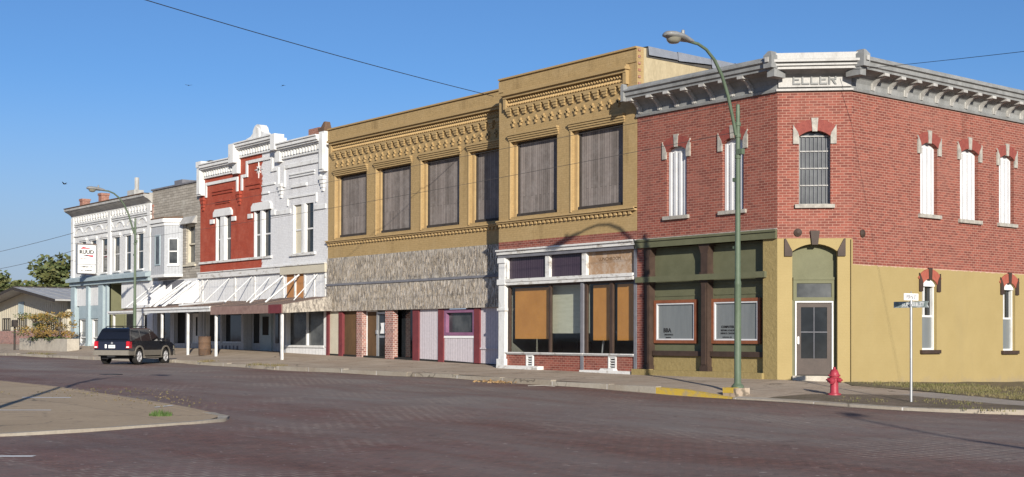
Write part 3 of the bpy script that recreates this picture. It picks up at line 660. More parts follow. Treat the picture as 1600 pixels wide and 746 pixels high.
m = MB(fC); m.frame(.585, 1.575, 0, 2.1, .12, -.3, -.25); m.box(.7, 1.46, -.3, -.255, .12, .48)
dr = m.build('door', 'doorbrown', cb)
m = MB(fC); m.box(.7, 1.46, -.3, -.27, .48, 2.0); m.build('pane', 'glass', dr)
m = MB(fC); m.box(1.07, 1.09, -.27, -.245, .48, 1.98); m.box(.7, 1.46, -.27, -.245, 1.24, 1.265); m.build('muntin', 'slate', dr)
m = MB(fC); m.box(.6, .65, -.25, -.19, .9, 1.12); m.build('handle', 'signwhite', dr)
for fr, s, z in ((fC, .59, 4.15), (RR, 2.0, 4.14)):
    m = MB(); o = fr(s, 0, z); q = fr(s, 1, z); ax = tuple(q[i] - o[i] for i in range(3))
    m.lathe([(.11, -.02), (.12, .03), (.05, .06), (.02, .07)], o, 14, ax).build('wall_anchor', 'darkbrown', cb)
m = MB(); m.tube([(1.53, 1.47, z) for z in (-.3, 2, 3.95)], .03, 6); m.build('conduit', 'yellow', cb)
# street front
m = MB(S0); m.box(-5.86, .0, 0, .09, 3.98, 4.24); m.box(-5.86, .03, .09, .13, 4.18, 4.25); m.box(-5.84, -.40, -.02, .1, 2.86, 3.04); m.build('beam', 'green', cb)
MB(S0).box(-5.84, 0, .0, .03, 4.25, 4.285).build('flashing', 'limestone', cb)
m = MB(S0); m.box(-5.56, -.54, -.34, -.28, .5, 3.98)
for z in (.62, 2.4, 2.74, 3.85): m.box(-5.25, -3.1, -.28, -.26, z, z + .05); m.box(-2.7, -.54, -.28, -.26, z, z + .05)
m.build('infill_panel', 'green', cb)
for a, b in ((-5.56, -5.27), (-3.08, -2.74)):
    m = MB(S0); m.box(a + .03, b - .03, -.28, -.02, .16, 3.7); m.box(a, b, -.28, .0, -.02, .18); m.frustum(a + .03, b - .03, -.28, -.02, 3.68, 3.98, -.09, -.02); m.box(a, b, -.28, .01, 2.8, 3.1)
    m.box(a + .08, b - .08, -.02, .015, .25, 2.75); m.build('iron_column', 'darkbrown', cb)
MB(S0).box(-5.27, -.54, -.28, -.13, .5, .66).build('sill_rail', 'darkbrown', cb)
for a, b, lt in ((-5.28, -3.4, 0), (-2.78, -.82, 1)):
    m = MB(S0); m.frame(a, b, .90, 2.28, .10, -.27, -.2); p = m.build('display_window', 'ochre', cb)
    MB(S0).frame(a + .10, b - .10, 1.0, 2.18, .045, -.28, -.215).build('inner_frame', 'metalwhite', p)
    MB(S0).box(a + .14, b - .14, -.279, -.27, 1.04, 2.14).build('pane', 'curtain', p)
    if lt == 0:
        text('BBA', .19, S0, a + .55, -.269, 1.25, 'black', p, bold=.004); text('INSURANCE', .07, S0, a + .62, -.269, 1.15, 'black', p); text('BENEFITS', .055, S0, a + .6, -.269, 1.06, 'black', p)
    else:
        text('COMPUTER', .10, S0, a + .62, -.269, 1.38, 'black', p, bold=.003); text('REPAIR & SALES', .08, S0, a + .62, -.269, 1.28, 'black', p); text('SERVICE CENTER', .075, S0, a + .62, -.269, 1.19, 'black', p); text('OPEN MON - FRI', .05, S0, a + .6, -.269, 1.08, 'black', p)
m = MB(); m.lathe([(.16, 0), (.16, .45), (.2, .46), (.2, .55)], (-.66, 12, 9.5), 10); m.box(-.8, -.5, 11.8, 12.2, 7.9, 9.5); m.build('vent_pipe', 'rust', cb)

# ------------------------------------------------------------------ tan buildings
def tanwall(mb, a, b, z0, z1, holes): mb.wall(a, b, z0, z1, holes, th=.3)
def tan_upper(root, y0, a, b, top, holes, lat, nc, dz, cut=None):
    fr = fS(y0); m = MB(fr); m.wall(a, b, 4.57, top, [(h[0], h[1], 5.46, 8.2) for h in holes], th=.3)
    m.box(a, b, .0, .03, top - .45, top - .05)
    m.build('wall', 'tanwall', root)
    m = MB(fr); m.box(a - .0, b, -.3, .07, top, top + .06); m.build('coping', 'tan', root)
    l0, l1 = lat
    m = MB(fr); zt = 9.80 + dz
    m.box(l0 - .25, l1 + .25, 0, .16, zt, zt + .1); m.box(l0 - .3, l1 + .3, 0, .24, zt + .1, zt + .19); m.box(l0 - .25, l1 + .25, 0, .14, zt + .19, zt + .27)
    m.box(l0 - .25, l0 - .1, 0, .14, zt - .38, zt); m.box(l1 + .1, l1 + .25, 0, .14, zt - .38, zt); m.box(l0 - .1, l1 + .1, 0, .12, zt - .38, zt - .32)
    orn = m.build('cornice', 'tan', root)
    m = MB(fr); x = l0 - .06
    while x < l1 + .06:                                   # diaper work: rows of raised lozenges
        for r in range(2):
            cx = x + (.07 if r % 2 else 0); cz = zt - .235 + r * .15
            i = [m.pt((cx + s_, .0, cz + q)) for s_, q in ((-.062, 0), (0, -.075), (.062, 0), (0, .075))]; c_ = m.pt((cx, .11, cz))
            m.f += [[i[0], i[1], c_], [i[1], i[2], c_], [i[2], i[3], c_], [i[3], i[0], c_]]
        x += .14
    m.build('lattice_band', 'tanlight', orn)
    m = MB(fr)
    for k in range(nc):
        c = l0 + (l1 - l0) * k / (nc - 1); z = zt - .38
        for w, d, e in ((.15, .13, .0), (.12, .10, .09), (.085, .075, .17)): m.frustum(c - w + .015, c + w - .015, 0, d, z - e - .085, z - e, -.012)
    m.build('corbel', 'tan', orn)
    m = MB(fr)
    for k in range(nc - 1):
        c = l0 + (l1 - l0) * (k + .5) / (nc - 1); z = 8.89 + dz * .8
        m.box(c - .032, c + .032, 0, .07, z - .14, z + .14); m.box(c - .09, c + .09, 0, .07, z - .03, z + .045)
    m.build('cross_ornament', 'tan', orn)
    m = MB(fr); m.box(a, b, 0, .12, 5.24, 5.36); m.box(a, b, 0, .17, 5.30, 5.345)
    x = a + .06
    while x < b - .1: m.frustum(x, x + .1, 0, .08, 5.13, 5.24, -.01); x += .23
    m.build('sill_course', 'tanlight', root)
    for h in holes:
        m = MB(fr); m.box(h[0], h[1], -.3, -.26, 5.46, 8.2); p = m.build('boarded_window', 'plank', root)
        m = MB(fr); m.frame(h[0] + .16 if h[0] > a + .2 else h[0], h[1], 5.46, 8.2, .07, -.26, -.2); m.box(h[0] + .2, h[1], -.26, -.12, 5.47, 5.58); m.build('frame', 'plankdark', p)
        m = MB(fr); m.box(h[0], h[0] + .16, -.26, -.12, 5.46, 8.2); m.box(h[0] - .06, h[0] , 0, .04, 5.4, 8.2); m.build('jamb', 'tanlight', p)
        m = MB(fr); e = min(h[1] + .1, b)
        for k in range(4): m.box(h[0] - .1 , e, -.08 if k == 0 else 0, .03 + .035 * k, 8.2 + .075 * k, 8.265 + .075 * k)
        m.build('hood_mould', 'tan', p)
nb = thing('narrow_brick_building', 'taller narrow tan painted building with two boarded upper windows and a glazed shopfront', 'building', (-9.5, 0, -.1))
tan_upper(nb, 0, -13.15, -5.86, 10.55, [(-12.44, -9.86), (-9.08, -6.52)], (-12.5, -6.5), 15, 0)
m = MB(); m.box(-6.15, -5.86, .3, 22, 7, 10.35); m.box(-6.1, -5.862, .1, .5, 8.6, 10.6)
m.build('side_wall', 'tanside', nb)
m = MB(fS(0)); 
for k in range(9): m.box(-6.0, -5.83, -.14, -.04, 8.7 + k * .22, 8.78 + k * .22)
m.build('quoin', 'chimney', nb)
m = MB(); m.box(-13.15, -12.85, .3, 22, 4, 10.3); m.face([(-13.1, .2, 10.0), (-5.9, .2, 10.0), (-5.9, 22, 9.6), (-13.1, 22, 9.6)]); m.box(-13.1, -5.9, 21.7, 22, -1, 10)
m.build('roof', 'asphaltroof', nb)
m = MB(); random.seed(3); y = .45
while y < 7.5:                                            # torn sheet-metal flashing over the side parapet
    l = random.uniform(1.2, 1.9); dr = random.uniform(.22, .36)
    m.f += [[m.pt(p) for p in ((-6.5, y, 10.70), (-5.80, y, 10.66), (-5.80, y + l, 10.64), (-6.5, y + l, 10.68))], [m.pt(p) for p in ((-5.80, y, 10.66), (-5.76, y, 10.66 - dr), (-5.76, y + l, 10.64 - dr * random.uniform(.6, 1.3)), (-5.80, y + l, 10.64))]]
    y += l + .02
fl = m.build('flashing', 'alum', nb)
m = MB(); m.box(-6.2, -5.84, .42, 10, 10.30, 10.62); m.build('parapet_tar', 'asphaltroof', nb)
m = MB(fS(0)); m.box(-13.15, -5.86, -.3, 0, 4.27, 4.57); m.box(-13.1, -12.6, -.3, -.02, -.5, .46)
bb = [(-12.66, -11.6), (-11.12, -8.44), (-8.4, -7.27), (-6.84, -6.0)]
for a, b in bb: m.box(a, b, -.3, -.04, -.5, .46)
m.build('brick_bulkhead', 'brick', nb)
m = MB(fS(0)); m.box(-13.12, -5.88, -.1, .14, 4.10, 4.22); m.box(-13.12, -5.88, -.1, .2, 4.22, 4.28); m.build('lintel', 'peel', nb)
m = MB(fS(0)); m.box(-13.1, -5.95, -.1, .09, 3.98, 4.10); m.box(-5.98, -5.85, -.2, .02, -.3, 4.0); m.build('steel_beam', 'slate', nb)
m = MB(fS(0)); m.box(-13.0, -5.98, -.1, .07, 2.98, 3.12); m.box(-12.7, -5.98, -.12, .1, 3.09, 3.20)
for a, b in ((-12.78, -12.62), (-10.46, -10.24), (-8.52, -8.30)): m.box(a, b, -.1, .03, 3.2, 3.98)
m.box(-12.65, -5.98, -.1, .02, .46, .52); m.box(-12.7, -8.45, -.05, .06, .50, .54); m.box(-8.4, -5.98, -.05, .06, .50, .54)
m.build('shopfront_frame', 'peel', nb)
m = MB(fS(0)); m.box(-13.08, -12.72, -.2, .06, .1, 3.98); m.box(-13.13, -12.66, -.2, .12, -.4, .28); m.box(-13.13, -12.66, -.2, .1, 2.05, 2.14); m.box(-13.13, -12.66, -.2, .11, 3.0, 3.2); m.box(-13.11, -12.68, -.2, .1, 3.8, 3.98); m.build('pilaster', 'white', nb)
for a, b, mt in ((-12.62, -10.46, 'violetglass'), (-10.24, -8.52, 'violetglass'), (-8.3, -5.98, 'osb')):
    m = MB(fS(0)); m.box(a, b, -.14, -.09, 3.2, 3.98); p = m.build('transom', mt, nb)
    if mt == 'osb': text('LUNCHROOM', .17, fS(0), -7.25, -.088, 3.66, 'boardbrown', p, 'faded_lettering', .003)
m = MB(fS(0))
for a, b in ((-12.66, -12.58), (-10.36, -10.27), (-8.47, -8.36), (-7.22, -7.08), (-6.06, -5.98)): m.box(a, b, -.16, -.06, .52, 2.98)
m.box(-12.6, -8.6, -.16, -.08, 2.9, 2.98); m.box(-8.4, -6, -.16, -.08, 2.9, 2.98)
m.build('mullion', 'darkbrown', nb)
m = MB(fS(0)); m.box(-8.62, -8.49, -.16, 0, -.3, 2.98); m.build('corner_post', 'slate', nb)
m = MB(fS(0))
m.box(-12.58, -10.36, -.13, -.12, .52, 2.92); m.box(-10.27, -8.62, -.13, -.12, .52, 2.92); m.box(-8.36, -7.22, -.13, -.12, .52, 2.92); m.box(-7.08, -6.06, -.13, -.12, .52, 2.92); m.build('shop_glass', 'clear', nb)
m = MB(fS(0)); m.box(-12.5, -10.42, -.28, -.26, 1.02, 2.86); m.box(-8.25, -7.26, -.28, -.26, .98, 2.86); m.box(-7.05, -6.28, -.28, -.26, .98, 2.86); m.build('paper_blind', 'paper', nb)
m = MB(fS(0)); m.box(-10.7, -8.7, -.54, -.5, 1.22, 2.98); m.build('white_partition', 'cream', nb)
m = MB(); m.tube([(-8.05, .5, .55), (-7.9, .45, 1.2), (-7.6, .45, 1.35), (-7.3, .5, 1.25), (-7.2, .5, 1.0)], .04, 8); m.build('bent_pipe', 'galv', nb)
m = MB(fS(0)); m.box(-13, -5.9, -4.0, -3.9, -.2, 4.1); m.box(-13, -5.9, -4, -.3, 4.0, 4.05); m.box(-13, -5.9, -4, -.3, -.1, 0.0); m.box(-13.0, -12.9, -4, -.3, 0, 4); m.box(-5.96, -5.9, -4, -.3, 0, 4); m.build('interior', 'room', nb)
m = MB(fS(0)); m.box(-12.7, -5.9, -1.2, -1.15, .0, .5); m.box(-11.8, -10.9, -2.6, -1.9, .0, .9); m.build('counter', 'dark', nb)
for a in (-11.57, -7.24):
    m = MB(fS(0)); m.frame(a, a + .38, .02, .46, .05, -.12, -.01)
    for k in range(4): m.box(a + .05, a + .33, -.1, -.03, .11 + k * .085, .15 + k * .085)
    m.build('vent', 'white', nb)
m = MB(fS(0)); m.frustum(-13.0, -10.6, -.04, .28, -.4, .05, .02, .04); m.frustum(-8.5, -5.98, -.04, .2, -.4, -.03, .02, .03); m.frustum(-7.5, -6.8, -.04, .16, -.03, .04, .05, .02); m.build('footing', 'peel', nb)

wb_ = thing('wide_tan_building', 'wide tan painted building with four boarded upper windows above a grey shingled panel', 'building', (-19.6, .4, .05))
random.seed(4); tan_upper(wb_, .4, -26.05, -13.15, 10.32, [(-25.42, -22.85), (-22.08, -19.5), (-18.73, -16.16), (-15.5, -13.16)], (-25.5, -13.6), 27, -.2)
F4 = fS(.4)
m = MB(); m.box(-26.05, -25.8, .7, 20, 4, 10.1); m.face([(-26, .6, 9.8), (-13.2, .6, 9.8), (-13.2, 20, 9.5), (-26, 20, 9.5)]); m.box(-26, -13.2, 19.8, 20, -1, 9.6); m.build('roof', 'asphaltroof', wb_)
m = MB(F4); m.box(-26.02, -13.16, -.2, .06, 3.42, 4.57); m.box(-25.9, -13.16, -.2, .16, 2.2, 3.33); m.build('shingle_panel', 'shake', wb_)
m = MB(F4); random.seed(5)                                # thousands of curling split-wood strips, nailed on in ragged courses
for s0_, s1_, z0_, z1_, d_ in ((-26.0, -13.18, 3.44, 4.56, .062), (-25.88, -13.18, 2.21, 3.32, .162)):
    for _ in range(1900):
        s = random.uniform(s0_ + .05, s1_ - .05); h = random.uniform(.12, .30); z = random.uniform(z0_, z1_ - h); w = random.uniform(.018, .045); sl = random.gauss(0, .035); c = random.uniform(.004, .035)
        m.face([(s - w, d_ + .002, z), (s + w, d_ + .004 + c, z), (s + w * .7 + sl, d_ + .006 + c * .5, z + h), (s - w * .7 + sl, d_ + .003, z + h)])
m.build('split_shingles', 'shake_strips', wb_)
m = MB(F4); m.box(-25.9, -13.16, -.1, .2, 3.33, 3.42); m.build('ledge', 'slate', wb_)
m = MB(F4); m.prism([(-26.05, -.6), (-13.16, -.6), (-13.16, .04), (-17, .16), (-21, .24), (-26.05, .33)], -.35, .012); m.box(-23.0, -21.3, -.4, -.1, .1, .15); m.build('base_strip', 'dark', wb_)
def zf(x): return HB(x) - .02
m = MB(F4)
for a, b in ((-26.05, -25.84), (-25.0, -24.7), (-19.24, -18.82), (-17.46, -17.11), (-15.1, -14.75)): m.box(a, b, -.2, .07, .08, 2.24)
m.build('pilaster', 'maroon', wb_)
m = MB(F4); m.box(-25.84, -25.0, -.2, 0, .1, 2.24); m.build('cream_panel', 'creampanel', wb_)
m = MB(F4); m.box(-24.7, -23.5, -.2, -.06, .1, 2.24); m.build('brown_board', 'boardbrown', wb_)
m = MB(F4); m.box(-23.5, -23.06, -.16, .08, -.3, 2.24); m.box(-21.25, -20.66, -.16, .08, -.3, 2.24); m.build('brick_pier', 'oldbrick', wb_)
m = MB(F4); m.box(-18.82, -17.46, -.2, 0, .06, 2.22); m.box(-14.75, -13.16, -.2, 0, .0, 2.22); m.box(-14.75, -13.16, 0, .05, .62, .68); m.box(-17.11, -15.1, -.2, 0, .04, 1.13); m.box(-17.11, -17.06, -.2, 0, 1.13, 2.2); m.build('siding', 'pinksiding', wb_)
m = MB(F4); m.frame(-17.1, -15.1, 1.13, 2.16, .13, -.2, .04); p = m.build('window', 'purple', wb_)
MB(F4).box(-17, -15.2, -.18, -.12, 1.2, 2.1).build('pane', 'glass_grey', p)
m = MB(F4); m.box(-17.11, -15.1, 0, .03, 1.04, 1.13); m.build('sill', 'signwhite', p)
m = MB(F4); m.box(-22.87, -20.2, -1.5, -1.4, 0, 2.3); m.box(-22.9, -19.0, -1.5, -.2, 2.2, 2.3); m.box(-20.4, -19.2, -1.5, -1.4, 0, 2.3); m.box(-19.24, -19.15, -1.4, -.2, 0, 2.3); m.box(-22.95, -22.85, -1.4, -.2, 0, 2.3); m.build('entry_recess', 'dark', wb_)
m = MB(F4); m.frame(-22.2, -21.3, .14, 2.14, .1, -.2, -.12); m.box(-22.1, -21.4, -.2, -.13, 1.04, 1.13); dr = m.build('door', 'alum', wb_)
m = MB(F4); m.box(-22.1, -21.4, -.18, -.16, .24, 2.04); m.build('pane', 'glass', dr)
m = MB(F4); m.prism([(-21.98, 1.22), (-21.62, 1.22), (-21.66, 1.45), (-21.60, 1.68), (-21.95, 1.66), (-21.9, 1.45)], -.155, -.15); m.build('paper_notice', 'signwhite', dr)
m = MB(F4); m.box(-22.2, -22.12, -.12, -.06, 1.2, 1.36); m.build('handle', 'alum', dr)
m = MB(F4); m.frame(-23.06, -22.2, .14, 2.2, .05, -.2, -.14); sd = m.build('sidelight', 'white', wb_)
MB(F4).box(-23.0, -22.25, -.19, -.17, .19, 2.15).build('pane', 'boardbrown', sd)
m = MB(F4); m.box(-20.66, -19.25, -.4, -.36, .18, 2.2); p = m.build('glass_door', 'glass', wb_); m = MB(F4); m.box(-20.66, -19.25, -.36, -.2, .1, .2); m.build('threshold', 'concrete', p)
# ------------------------------------------------------------------ red and white building
rw = thing('two_tone_building', 'two storey brick building painted half red and half white with a stepped white cornice', 'building', (-32.5, .4, .1))
WP = [(-37.15, -36.6), (-36.15, -35.52), (-33.0, -32.32), (-32.12, -31.36), (-29.2, -28.36), (-28.12, -27.34)]
m = MB(F4); m.wall(-39.0, -26.06, 4.2, 9.6, [(a, b, 4.95, 7.2) for a, b in WP], th=.28)
m.box(-34.9, -30.3, -.25, 0, 9.6, 10.5); m.box(-39, -34.9, -.25, 0, 9.6, 9.9); m.box(-30.3, -26.06, -.25, 0, 9.6, 10.05)
m.build('wall', 'wb', rw)
m = MB(); m.box(-39, -38.7, .7, 18, 3, 9.6); m.box(-26.4, -26.06, .7, 18, 3, 9.8); m.face([(-39, .65, 9.4), (-26.1, .65, 9.4), (-26.1, 18, 9.0), (-39, 18, 9.0)]); m.box(-39, -26.1, 17.8, 18, -1, 9); m.box(-38.95, -38.5, .7, 4, 9.6, 10.3); m.box(-30.35, -27.0, .66, 1.0, 10.05, 10.2)
m.build('roof', 'asphaltroof', rw)
m = MB(); m.box(-29.9, -28.9, 1.6, 2.6, 9.6, 10.95); m.build('chimney', 'chimney', rw)
def corn(m, a, b, zb, zt):
    m.box(a, b, -.1, .10, zb, zb + .06); m.box(a, b, -.1, .06, zb + .06, zb + .38)
    x = a + .1
    while x < b - .1: m.box(x, x + .13, .06, .13, zb + .12, zb + .34); x += .27
    m.box(a, b, -.1, .18, zb + .38, zb + .45); m.box(a, b, -.1, .28, zb + .45, zb + .53); m.box(a, b, -.1, .36, zb + .53, zt - .06); m.box(a, b, -.3, .42, zt - .06, zt)
m = MB(F4); corn(m, -38.5, -35.0, 9.28, 10.02); corn(m, -34.5, -30.7, 9.95, 10.68); corn(m, -30.2, -26.5, 9.44, 10.18)
m.box(-35.02, -34.5, -.1, .42, 9.72, 10.66); m.box(-35.0, -34.5, -.1, .2, 9.2, 9.72); m.box(-30.7, -30.28, -.1, .42, 9.9, 10.66); m.box(-30.65, -30.2, -.1, .2, 9.34, 9.9)
cw = m.build('cornice', 'white', rw)
m = MB(F4); m.box(-39.03, -38.5, -.2, .2, 8.42, 10.0); m.box(-39.06, -38.46, -.25, .26, 9.9, 10.2); m.box(-38.95, -38.58, .2, .26, 8.5, 9.85); m.box(-26.54, -26.07, -.2, .2, 8.5, 10.3); m.box(-26.47, -26.14, .2, .25, 8.6, 10.2); m.build('end_pier', 'white', cw)
m = MB(F4); m.box(-26.58, -26.04, -.3, .22, 10.3, 10.46); m.frustum(-26.5, -26.12, -.2, .15, 10.46, 10.75, .12, .1); m.build('pier_cap', 'rust', cw)
pts = [(-33.7, 10.66), (-33.5, 10.78), (-33.1, 10.84), (-32.85, 10.98), (-32.76, 11.2), (-32.6, 11.33), (-32.4, 11.37), (-32.2, 11.33), (-32.04, 11.2), (-31.95, 10.98), (-31.7, 10.84), (-31.3, 10.78), (-31.1, 10.66)]
m = MB(F4); m.prism(pts, -.2, .2); m.prism([(-32.75, 10.68), (-32.06, 10.68), (-32.1, 11.1), (-32.4, 11.26), (-32.7, 11.1)], .2, .27); m.build('crest', 'white', cw)
def bars(m, path, w=.15, d=.07):
    for (a, e), (b, f) in zip(path, path[1:]): m.box(min(a, b) - w / 2, max(a, b) + w / 2, -.02, d, min(e, f) - w / 2, max(e, f) + w / 2)
m = MB(F4)
bars(m, [(-38.28, 8.37), (-38.28, 8.98)]); bars(m, [(-38.1, 8.98), (-34.95, 8.98)]); bars(m, [(-34.78, 8.4), (-34.78, 8.98)]); bars(m, [(-34.28, 8.4), (-34.28, 9.02)]); bars(m, [(-34.1, 9.02), (-33.92, 9.02)]); bars(m, [(-33.75, 9.02), (-33.75, 9.66)]); bars(m, [(-33.57, 9.66), (-31.4, 9.66)])
bars(m, [(-31.22, 9.66), (-31.22, 9.04)]); bars(m, [(-31.04, 9.04), (-30.77, 9.04)]); bars(m, [(-30.6, 9.04), (-30.6, 8.2)]); bars(m, [(-30.0, 8.2), (-30.0, 9.03)]); bars(m, [(-29.83, 9.05), (-26.84, 9.05)]); bars(m, [(-26.67, 9.05), (-26.67, 8.3)])
m.build('stepped_moulding', 'white', rw)
def corbs(m, s):
    for k, w in enumerate((.2, .16, .12, .08)): m.box(s - w, s + w, -.02, .16 - k * .03, 8.32 - (k + 1) * .17, 8.32 - k * .17 - .02)
m = MB(F4); corbs(m, -34.53); corbs(m, -38.6)
for z in (8.35, 8.5): m.box(-37.6, -35.3, -.02, .05, z, z + .06)
for z in (7.85, 7.95): m.box(-37.2, -35.6, -.02, .05, z, z + .05)
m.box(-33.9, -32.4, -.02, .05, 8.5, 8.56); m.box(-33.5, -32.4, -.02, .05, 8.3, 8.36); m.build('red_relief', 'wredtrim', rw)
m = MB(F4); corbs(m, -30.3); corbs(m, -26.45)
for z in (8.62, 8.5): m.box(-29.5, -27.2, -.02, .06, z, z + .05)
m.box(-29.3, -27.9, -.02, .08, 8.02, 8.16); m.box(-32.2, -30.9, -.02, .06, 8.35, 8.42); m.box(-32.2, -31.5, -.02, .06, 7.95, 8.05)
m.box(-31.2, -29.4, -.02, .05, 6.85, 7.05); m.box(-27.2, -26.2, -.02, .05, 6.85, 7.05)
m.frame(-29.7, -27.0, 7.2, 7.62, .08, -.02, .06, bottom=False); m.build('white_relief', 'white', rw)
m = MB(F4)
for k in range(8):
    a = k * math.pi / 4; r = .42 if k % 2 == 0 else .24; c, s_ = math.cos(a), math.sin(a)
    m.prism([(-32.55 - s_ * .05, 9.2 + c * .05), (-32.55 + c * r, 9.2 + s_ * r), (-32.55 + s_ * .05, 9.2 - c * .05)], 0, .05)
m.build('star', 'white', rw)
for i, (a, b) in enumerate(WP):
    m = MB(F4); m.box(a, b, -.3, -.11, 4.95, 7.2); p = m.build('window', 'glass' if i != 4 else 'creampanel', rw)
    m = MB(F4); m.box(a, a + .07, -.2, .03, 4.95, 7.2); m.box(a + .07, b, -.2, -.07, 6.0, 6.07); m.box(b - .04, b, -.2, -.06, 4.95, 7.2); m.build('frame', 'white', p)
m = MB(F4)
for a, b in ((-37.3, -35.35), (-33.15, -31.25)):
    m.prism([(a - .05, 7.2), (b + .05, 7.2), (b + .05, 7.42), (b - .15, 7.58), (a + .15, 7.58), (a - .05, 7.42)], -.02, .1)
    m.box(a - .45, a - .02, -.02, .08, 6.88, 7.1); m.box(b + .02, b + .42, -.02, .08, 6.88, 7.1)
m.box(-36.6, -36.15, -.02, .05, 4.95, 7.2); m.box(-32.32, -32.12, -.02, .05, 4.95, 7.2); m.box(-28.36, -28.12, -.02, .04, 4.95, 7.2)
m.build('hood_mould', 'white', rw)
m = MB(F4); m.box(-39.0, -31.2, -.02, .09, 4.84, 4.95); m.box(-29.4, -27.1, -.02, .1, 4.82, 4.94); m.build('sill_band', 'peel', rw)
m = MB(F4); m.box(-39.02, -30.2, -.2, .14, 4.08, 4.36); m.box(-39.02, -26.08, -.2, .19, 4.36, 4.41); m.build('shopfront_beam', 'peel', rw)
m = MB(F4); m.box(-30.2, -26.1, -.2, .14, 3.98, 4.36); m.build('cream_beam', 'creampanel', rw)
m = MB(F4); m.box(-39, -29.8, -.2, 0, 2.7, 4.1); m.box(-28.1, -26.1, -.2, 0, 2.7, 4.1); m.build('transom_boards', 'boards', rw)
MB(F4).box(-29.8, -28.1, -.2, -.02, 2.7, 4.1).build('orange_board', 'orangeboard', rw)
m = MB(F4)
for x, w in ((-38.7, .09), (-35.0, .08), (-32.9, .05), (-30.1, .12), (-28.95, .05), (-28.05, .05), (-27.2, .04), (-26.25, .06)): m.box(x - w, x + w, -.1, .05, 2.7, 4.1)
m.build('batten', 'peel', rw)
# street level: display window, recessed entry, right display window
m = MB(F4); m.box(-38.9, -34.4, -.5, -.12, -.3, .75); m.box(-34.55, -34.3, -.6, -.1, -.3, 2.8); m.box(-34.4, -30.0, -.7, -.6, -.3, 2.8); m.box(-38.9, -34.4, -.5, -.2, 2.45, 2.75); m.box(-30.0, -29.84, -.6, 0, -.3, 2.75); m.box(-36.95, -36.8, -.4, -.15, .7, 2.5)
m.box(-38.9, -38.7, -.4, -.1, -.3, 2.7); m.build('shopfront', 'greysiding', rw)
m = MB(F4); m.box(-38.75, -34.5, -.45, -.4, .7, 2.5); p = m.build('display_window', 'glass', rw)
m = MB(F4); m.frame(-38.72, -34.5, .75, 2.48, .07, -.4, -.2); m.box(-37.0, -36.92, -.4, -.2, .75, 2.48); m.build('frame', 'white', p)
m = MB(F4)
for k in range(9): m.box(-38.4 + k * .42, -38.25 + k * .42, -.13, -.1, .15, .62)
m.build('grille', 'slate', p)
m = MB(F4); m.box(-33.3, -32.2, -.6, -.5, .1, 2.25); dr = m.build('door', 'bluegrey', rw); m = MB(F4); m.box(-33.05, -32.45, -.5, -.48, 1.15, 2.05); m.build('pane', 'dark', dr)
m = MB(F4); m.box(-34.1, -33.6, -.6, -.56, .75, 2.3); m.box(-31.9, -31.6, -.6, -.56, .75, 2.3); m.build('sidelight', 'glass', rw)
m = MB(F4); m.box(-29.86, -26.06, -.3, 0, -.2, .62); m.box(-26.32, -26.06, -.3, .04, .62, 2.7); m.box(-29.86, -26.06, -.3, 0, 2.28, 2.75); m.build('bulkhead_boards', 'boards', rw)
m = MB(F4); m.box(-29.84, -26.3, -.25, -.2, .62, 2.3); p = m.build('display_window', 'glass_grey', rw)
m = MB(F4); m.box(-29.84, -26.3, -.2, .06, .58, .68); m.box(-28.13, -28.03, -.2, -.1, .68, 1.4); m.box(-28.1, -28.05, -.2, -.1, 1.4, 2.28); m.box(-29.84, -29.75, -.2, -.02, .68, 2.28); m.box(-26.36, -26.28, -.2, -.02, .68, 2.28); m.build('frame', 'white', p)
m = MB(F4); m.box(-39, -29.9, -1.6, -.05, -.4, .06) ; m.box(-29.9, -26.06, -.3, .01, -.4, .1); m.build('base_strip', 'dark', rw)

# ------------------------------------------------------------------ grey stone building with the bay
gb = thing('stone_building', 'narrow grey stone building with a white angled bay window on its upper floor', 'building', (-42, .4, .3))
m = MB(F4); m.wall(-45.12, -39.0, 4.15, 9.22, [(-40.75, -39.62, 4.9, 7.05)], th=.28); m.build('wall', 'stonegrey', gb)
m = MB(F4); m.box(-45.15, -39.0, -.3, .08, 9.22, 9.3); m.box(-44.0, -43.0, -1.6, -.8, 9.2, 9.75); m.build('coping', 'slate', gb)
m = MB(); m.box(-45.1, -39, 16, 16.3, -1, 9); m.face([(-45.1, .7, 9.0), (-39, .7, 9.0), (-39, 16, 8.8), (-45.1, 16, 8.8)]); m.build('roof', 'asphaltroof', gb)
m = MB(F4)
for k in range(24): w = .22 if k % 2 else .12; m.box(-45.12, -45.12 + w, 0, .03, 4.5 + k * .165, 4.65 + k * .165)
m.build('quoin', 'redquoin', gb)
BP = [(-44.35, 0), (-43.7, .68), (-41.95, .68), (-41.15, 0)]
m = MB(F4)
def plan(m, P, z0, z1, g=0):
    c = (sum(p[0] for p in P) / len(P)); Q = [(c + (p[0] - c) * (1 + g), p[1] * (1 + g * 2.4)) for p in P]
    i = [m.pt((s, d, z0)) for s, d in Q]; j = [m.pt((s, d, z1)) for s, d in Q]; n = len(P); m.f += [i, j[::-1]] + [[i[k], i[(k + 1) % n], j[(k + 1) % n], j[k]] for k in range(n)]
plan(m, BP, 4.35, 7.05); bay = m.build('bay_window', 'greysiding', gb)
m = MB(F4); plan(m, BP, 7.05, 7.22, .03); plan(m, BP, 7.22, 7.42, .08); plan(m, BP, 4.28, 4.42, .02); m.build('trim', 'white', bay)
m = MB(F4); plan(m, BP, 7.42, 7.52, .02); m.build('bay_roof', 'rust', bay)
m = MB(F4); m.box(-43.05, -42.55, .66, .70, 5.0, 6.5); m.build('pane', 'glass_grey', bay)
m = MB(F4); m.frame(-43.13, -42.47, 4.92, 6.58, .08, .66, .72); m.build('frame', 'bluegrey', bay)
fB = lambda s, d, z: (-41.95 + s * .762 + d * .647, .4 - .68 + s * .647 - d * .762, z)
